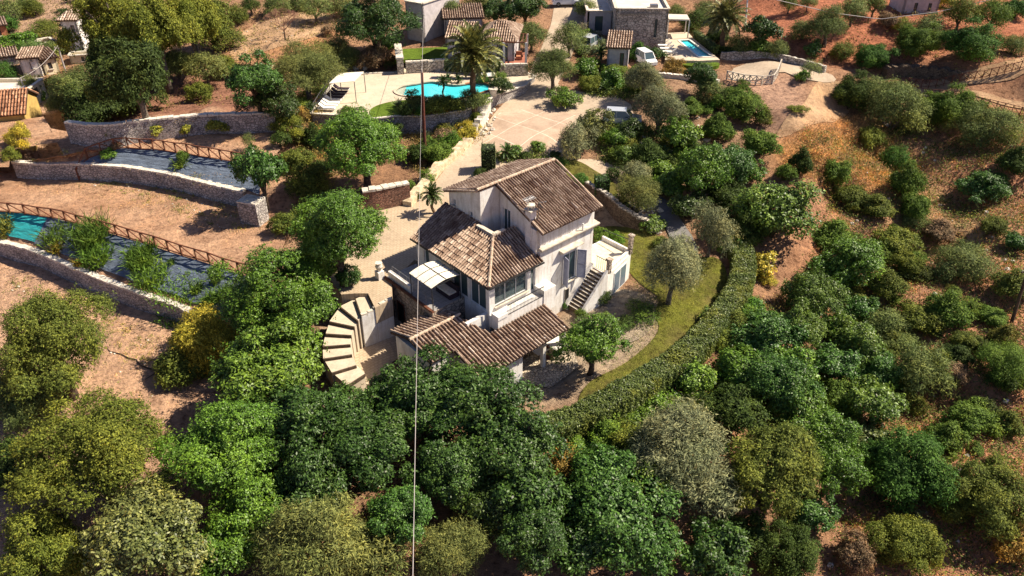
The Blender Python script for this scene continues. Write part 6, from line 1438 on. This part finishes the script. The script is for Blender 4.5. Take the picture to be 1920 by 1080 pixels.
for (a, b), l_, h_ in (((951, 300), 'fan of cycad fronds right of the clipped hedge block', .9), ((1125, 122), 'short dark palm left of the tiled store front', 1.6), ((1165, 385), 'small grey green palm on the bank above the curved wall', .5), ((1135, 175), 'low palm in the bed above the parking place', .5), ((1240, 295), 'low cycad in the shaded bed by the path', .4)):
    bp = gp(a, b); palm(tuple(bp), h_, 1.2, 26, l_, (.07, .12, .035), name='cycad_palm', cat='palm', droop=.9, tr=.13, leafn=12)
bp = Vector(W(832, 183, DZ - .1)); palm((bp.x, bp.y, DZ - .4), 2.2, .9, 24, 'little palm rising from the planter in the middle of the kidney pool', (.06, .10, .03), name='cycad_palm', cat='palm', droop=1, tr=.1, leafn=10)
for (a, b), l_ in (((841, 155), 'left of two small palms behind the kidney pool'), ((860, 156), 'right of two small palms behind the kidney pool')):
    bp = W(a, b, DZ); palm((bp.x, bp.y, DZ), .5, .75, 20, l_, (.05, .09, .03), name='cycad_palm', cat='palm', droop=.9, tr=.09, leafn=9)
# agaves and tall grass on the slopes
def blades(p, n, h, spread, col, name, label, cat, wd=.05, dr=.6, group=None, ell=(1, 1)):
    g = np.random.default_rng(int(abs(p[0] * 31 + p[1] * 17)) + n); az = g.uniform(0, 6.28, n); rr = np.sqrt(g.random(n)) * spread; base = np.stack([p[0] + rr * np.cos(az) * ell[0], p[1] + rr * np.sin(az) * ell[1], np.zeros(n)], 1)
    for i in range(n): base[i, 2] = gz(base[i, 0], base[i, 1]) if i % 6 == 0 or spread > .8 and i % 3 == 0 else base[i - 1, 2] if i else p[2]
    d = unit(np.stack([g.normal(size=n) * .45, g.normal(size=n) * .45, np.ones(n)], 1)); L_ = h * g.uniform(.5, 1.1, n); Cs, Ns, As, Ls, Ws = [], [], [], [], []; pos = base
    for j in range(3):
        st = L_[:, None] / 3; Cs.append(pos + d * st * .5); s_ = unit(np.cross(d, g.normal(size=(n, 3)))); Ns.append(s_); As.append(d); Ls.append(L_ / 3 * 1.5); Ws.append(np.full(n, wd * (1.1 - .3 * j))); pos = pos + d * st; d = unit(d + np.array([0, 0, -1]) * dr * g.uniform(.2, 1, (n, 1)) + g.normal(size=(n, 3)) * .15)
    V, Q_ = leafquads(np.concatenate(Cs), np.concatenate(Ns), np.concatenate(As), np.concatenate(Ls), np.concatenate(Ws)); V = V - np.array(p); o = bpy.data.objects.new(name, meshnp(name, V, Q_, 'leaf_soft')); C.objects.link(o); o.location = p; o.color = (*col, 1); tag(o, label, cat, group); return o
RE = [((110,452),60,1.6,1.3,(.10,.17,.03),'reed clump at the right edge of the teal sheet'),((110,470),50,.9,.45,(.30,.26,.05),'yellowing low grass below the teal sheet\'s right corner'),((172,452),160,2.0,1.6,(.09,.16,.03),'tallest dark green reed clump on the lower blue sheet'),((185,485),120,1.4,1.4,(.10,.19,.03),'reed clump hanging below the tallest one on the lower bank'),((150,500),40,.8,.4,(.35,.28,.05),'yellow tuft beside the reeds near the lower wall'),((268,490),130,1.7,1.3,(.10,.18,.03),'slanting reed clump in the middle of the lower blue sheet'),((285,525),130,1.2,1.5,(.13,.23,.035),'bright reed clump beneath the slanting one'),((330,555),140,.7,2.2,(.13,.25,.035),'low bright green creeping weeds along the lower wall coping'),((10,432),70,1.2,.9,(.16,.18,.04),'olive green weeds over the teal sheet at the left edge'),((405,530),24,1.2,.5,(.12,.2,.04),'thin weed stalks near the fence end on the blue sheet'),((395,570),60,1.3,.6,(.12,.21,.035),'weed stalks at the right end of the blue sheet'),((425,560),60,1.3,.8,(.10,.18,.035),'rightmost weed stalks on the lower blue sheet'),((370,545),30,1.1,.5,(.12,.2,.04),'single thin weed on the blue sheet'),((325,495),16,.7,.3,(.12,.2,.04),'tiny weed near the top of the blue sheet'),((340,312),30,1.2,.5,(.13,.2,.04),'weed streak running down the upper blue sheet')]
for (a, b), n_, h_, sp_2, col, l_ in RE: q = gp(a, b); blades(tuple(q), n_ * 4, h_, sp_2, col, 'reed_clump', l_, 'reeds', wd=.10)
AG = [((845,248),'spiky agave in the boulder garden under the pool'),((862,240),'pale agave right of the spiky one in the boulder garden'),((868,212),'agave just below the pool coping'),((800,262),'agave beside the rusty mast'),((560,245),'large agave at the end of the upper stone wall'),((530,250),'pale aloe left of the large agave'),((748,200),'small agave by the pool lawn'),((1095,615),'small yucca by the foot of the villa stair'),((905,205),'agave leaning over the boulder wall'),((760,215),'agave under the pool lawn edge')]
for (a, b), l_ in AG: q = gp(a, b); blades(tuple(q), 70, 1.1, .25, (.22, .26, .15), 'agave_plant', l_, 'agave', wd=.16, dr=.35)
# ---------------- clipped hedges ----------------
def leafbox(name, pts, width, hgt, n, col, label, cat='hedge', leafs=(.13, .07), rnd_=.25):
    """clipped hedge following a ground line; leaves cover a rounded box section"""
    L = smoothline(pts, 80); g = np.random.default_rng(len(label)); A = np.array([tuple(p) for p in L]); D = np.gradient(A, axis=0); D[:, 2] = 0; D = unit(D); Nn = np.stack([-D[:, 1], D[:, 0], 0 * D[:, 0]], 1)
    s = g.random(n) * 79; i = s.astype(int).clip(0, 78); f_ = (s - i)[:, None]; c = A[i] * (1 - f_) + A[i + 1] * f_; d = D[i]; nn = Nn[i]
    per = 2 * hgt + width; u_ = g.random(n) * per; a = np.where(u_ < hgt, -width / 2, np.where(u_ > hgt + width, width / 2, u_ - hgt - width / 2)); z = np.where(u_ < hgt, u_, np.where(u_ > hgt + width, per - u_, hgt))
    sd = np.where(u_ < hgt, -1., np.where(u_ > hgt + width, 1., 0.)); e = np.clip((np.abs(a) - (width / 2 - rnd_)) / rnd_, 0, 1); z = z - np.where(sd == 0, e ** 2 * rnd_ * .5, 0); zz = np.clip((z - (hgt - rnd_)) / rnd_, 0, 1); a = a - np.sign(a) * np.where(sd != 0, zz ** 2 * rnd_ * .5, 0)
    wv = .05 * np.sin(s * .83) + .045 * np.sin(s * 2.7 + a * 3) + .04 * np.sin(s * 9.1 - a * 5); a = a * (1 + .05 * np.sin(s * 1.1 + z) + .04 * np.sin(s * 4.3))
    P = c + nn * a[:, None] + np.array([0, 0, 1.]) * (z + wv * (z / hgt))[:, None] + g.normal(size=(n, 3)) * .05
    endm = g.random(n) < width / max(1, np.linalg.norm(np.diff(A, axis=0), axis=1).sum() + width) * 1.6
    e_ = g.random(n) < .5; k = endm; P[k] = np.where(e_[k, None], A[0], A[-1]) + Nn[0] * 0 + (np.where(e_[k, None], Nn[0], Nn[-1]) * (g.uniform(-.5, .5, (k.sum(), 1)) * width)) + np.array([0, 0, 1.]) * g.random((k.sum(), 1)) * hgt
    out = nn * sd[:, None] + np.array([0, 0, 1.]) * (sd == 0)[:, None] + .001; out[k] = np.where(e_[k, None], -D[0], D[-1])
    nr = unit(out + .6 * g.normal(size=(n, 3)) + np.array([0, 0, .25])); org = np.array(tuple(L[40])); V, Q_ = leafquads(P - org, nr, unit(g.normal(size=(n, 3))), leafs[0] * g.uniform(.7, 1.3, n), leafs[1] * g.uniform(.8, 1.2, n))
    t = thing(name, L[40], label, cat); o = bpy.data.objects.new('leaves', meshnp('hedge_leaves', V, Q_, 'leaf')); C.objects.link(o); o.parent = t; o.color = (*col, 1)
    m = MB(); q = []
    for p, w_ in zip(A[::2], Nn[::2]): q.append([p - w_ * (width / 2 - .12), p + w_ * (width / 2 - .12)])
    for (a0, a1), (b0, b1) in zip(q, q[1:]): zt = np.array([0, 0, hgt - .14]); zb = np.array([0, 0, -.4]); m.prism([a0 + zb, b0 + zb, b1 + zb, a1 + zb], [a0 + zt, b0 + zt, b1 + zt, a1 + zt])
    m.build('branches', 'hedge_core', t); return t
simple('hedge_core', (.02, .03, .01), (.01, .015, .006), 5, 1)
hl = [gp(a, b) for a, b in ((1376,462),(1389,500),(1388,540),(1368,585),(1330,635),(1280,685),(1215,730),(1150,768),(1080,805),(1015,825))]
leafbox('long_hedge', hl, 1.95, 1.5, 95000, (.125, .165, .045), 'long curved clipped hedge sweeping round the villa lawn', leafs=(.14, .075))
def topi(a, b, w_, h_, l_, col=(.07, .12, .03), n=5000, dx=.9): p = gp(a, b); leafbox('clipped_shrub', [p - Vector((dx, 0, 0)) / 2, p, p + Vector((dx, .1, 0)) / 2], w_, h_, n, col, l_, 'clipped shrub', leafs=(.13, .07), rnd_=.35)
topi(916, 318, 1.7, 2.6, 'tall square clipped hedge block beside the drive behind the villa', (.14, .19, .07), 7000, 1.3)
topi(1127, 360, 1.6, 1.6, 'dark clipped cube shrub at the end of the small lawn behind the villa', (.05, .11, .025), 6000, 1.3)
topi(700, 372, .8, .9, 'small clipped shrub on top of the reddish courtyard wall', n=1500, dx=.7)
leafbox('garden_hedge', [W(1303,70,6.4), W(1320,82,6.4), W(1341,100,6.4)], .8, 1.0, 3000, (.08, .13, .03), 'straight dark hedge along the far side of the lap pool')
leafbox('garden_hedge', [W(835,126,7.2), W(880,128,7.2), W(938,126,7.2)], 1.0, .9, 4000, (.07, .11, .03), 'low dark hedge on the wall between the pool and the pool house')
leafbox('garden_hedge', [gp(1345,98), gp(1390,102), gp(1450,106)], 1.2, .9, 4000, (.10, .17, .03), 'green hedge below the dark tree at the lap pool garden')
# ---------------- ground cover nobody could count ----------------
def cover(name, polys, n, lf, col, h=.12, clump=14, cr=.35, mat='leaf_soft', blade=False):
    g = np.random.default_rng(n); Cs = []
    areas = []
    PW = [pxz(P) for P in polys]
    for P in PW: a = np.array(P); areas.append(abs(np.dot(a[:, 0], np.roll(a[:, 1], 1)) - np.dot(a[:, 1], np.roll(a[:, 0], 1))) / 2)
    for P, ar in zip(PW, areas):
        a = np.array(P); k = int(n / clump * ar / sum(areas)) + 1; x = g.uniform(a[:, 0].min(), a[:, 0].max(), k * 4); y = g.uniform(a[:, 1].min(), a[:, 1].max(), k * 4); ok = inpoly(x, y, P); x = x[ok][:k]; y = y[ok][:k]
        for X_, Y_ in zip(x, y):
            z = gz(X_, Y_); q = g.normal(size=(clump, 3)) * np.array([cr, cr, 0]) * g.uniform(.4, 1.5) + (X_, Y_, z); q[:, 2] += np.abs(g.normal(size=clump)) * h * g.uniform(.5, 1.6); Cs.append(q)
    P = np.concatenate(Cs); m = len(P); nr = unit(g.normal(size=(m, 3)) * (.6 if not blade else 1) + (np.array([0, 0, .8]) if not blade else 0)); ax = unit(g.normal(size=(m, 3)) + (np.array([0, 0, 2.5]) if blade else 0))
    V, Q_ = leafquads(P, nr, ax, lf[0] * g.uniform(.6, 1.3, m), lf[1] * g.uniform(.7, 1.2, m)); o = bpy.data.objects.new(name, meshnp(name, V, Q_, mat)); C.objects.link(o); o.color = (*col, 1); tag(o, kind='stuff'); return o
RS = [(1500,260),(1700,200),(1960,210),(1960,1080),(1550,1080),(1600,700),(1500,560),(1540,380)]
cover('low_scrub', [RS], 60000, (.22, .10), (.13, .17, .04), .22, 22, .55)
cover('dry_grass', [RS, [(1460,260),(1600,210),(1720,330),(1640,380),(1500,330)]], 60000, (.30, .05), (.52, .30, .16), .1, 16, .5, blade=True)
cover('heather_scrub', [RS], 9000, (.2, .09), (.26, .17, .14), .18, 24, .45)
cover('hill_scrub', [(0,-20),(0,230),(200,210),(560,200),(640,120),(700,0)] and [[(-40,-40),(-40,250),(120,220),(560,200),(640,110),(700,-30)], [(1460,-40),(1960,-40),(1960,180),(1640,140),(1540,120)]], 22000, (.3, .13), (.20, .17, .06), .2, 18, .7)
cover('straw_grass', [[(1465,272),(1545,235),(1598,215),(1640,270),(1700,330),(1700,362),(1640,375),(1560,310),(1500,335),(1470,320)]], 11000, (.42, .05), (.45, .29, .14), .16, 20, .5, blade=True)
cover('terrace_weeds', [[(0,345),(420,400),(520,470),(440,480),(200,410),(0,370)], [(0,500),(330,640),(300,720),(180,640),(0,560)]], 6000, (.18, .06), (.26, .26, .08), .1, 22, .22, blade=True)
cover('terrace_litter', [[(-20,500),(340,640),(330,860),(200,760),(190,600),(-20,560)], [(-20,335),(440,385),(520,470),(440,490),(-20,380)], [(130,250),(500,245),(520,320),(120,290)]], 16000, (.13, .05), (.50, .36, .22), .03, 12, .6, blade=True)
cover('red_soil_scrub', [[(1040,850),(1200,820),(1330,720),(1400,580),(1480,560),(1480,640),(1380,760),(1250,900),(1100,1000)], [(560,225),(600,210),(640,400),(560,420)], [(760,230),(900,215),(900,260),(780,330)]], 40000, (.2, .09), (.26, .20, .07), .2, 18, .45)
cover('bed_plants', [[(1095,235),(1290,240),(1300,330),(1230,360),(1130,300)], [(1090,140),(1240,150),(1230,190),(1100,180)], [(930,290),(1050,300),(1040,312),(930,305)]], 40000, (.2, .1), (.14, .19, .05), .3, 18, .4)
cover('lawn_grass', [[(1180,440),(1340,490),(1345,540),(1200,690),(1110,740),(1180,650),(1210,600),(1185,540)]], 15000, (.12, .03), (.24, .27, .05), .03, 10, .3, blade=True)
# loose stones on the slopes
def rocks(polys, n, label_kind, rmin=.08, rmax=.35):
    g = random.Random(n); m = MB()
    for P in polys:
        P = pxz(P); xs = [p[0] for p in P]; ys = [p[1] for p in P]; k = 0
        while k < n:
            x, y = g.uniform(min(xs), max(xs)), g.uniform(min(ys), max(ys))
            if not inpoly(np.array([x]), np.array([y]), P)[0]: k += .2; continue
            r = g.uniform(rmin, rmax) * g.random() + rmin; z = gz(x, y); o = len(m.v); m.ball((x, y, z + r * .2), r, 6, 4, (1, g.uniform(.6, 1), .7))
            for i in range(o, len(m.v)): v = m.v[i]; m.v[i] = (v[0] + g.uniform(-.2, .2) * r, v[1] + g.uniform(-.2, .2) * r, v[2] + g.uniform(-.2, .2) * r)
            k += 1
    o = m.build(label_kind, 'white_stone'); tag(o, kind='stuff')
rocks([RS, [(1180,380),(1240,380),(1240,440),(1190,430)], [(860,215),(930,200),(925,250),(870,270)], [(600,130),(700,120),(690,150),(610,170)], [(1170,270),(1300,200),(1330,260),(1250,330)]], 130, 'loose_stones')
rocks([[(0,345),(420,400),(520,470),(440,480),(200,410),(0,370)], [(0,510),(330,640),(300,850),(180,720),(180,620),(0,560)], [(440,60),(600,25),(620,60),(430,110)]], 90, 'small_stones', .03, .10)
print('TREES', tcount, 'things', len([o for o in S.objects if o.parent is None]))
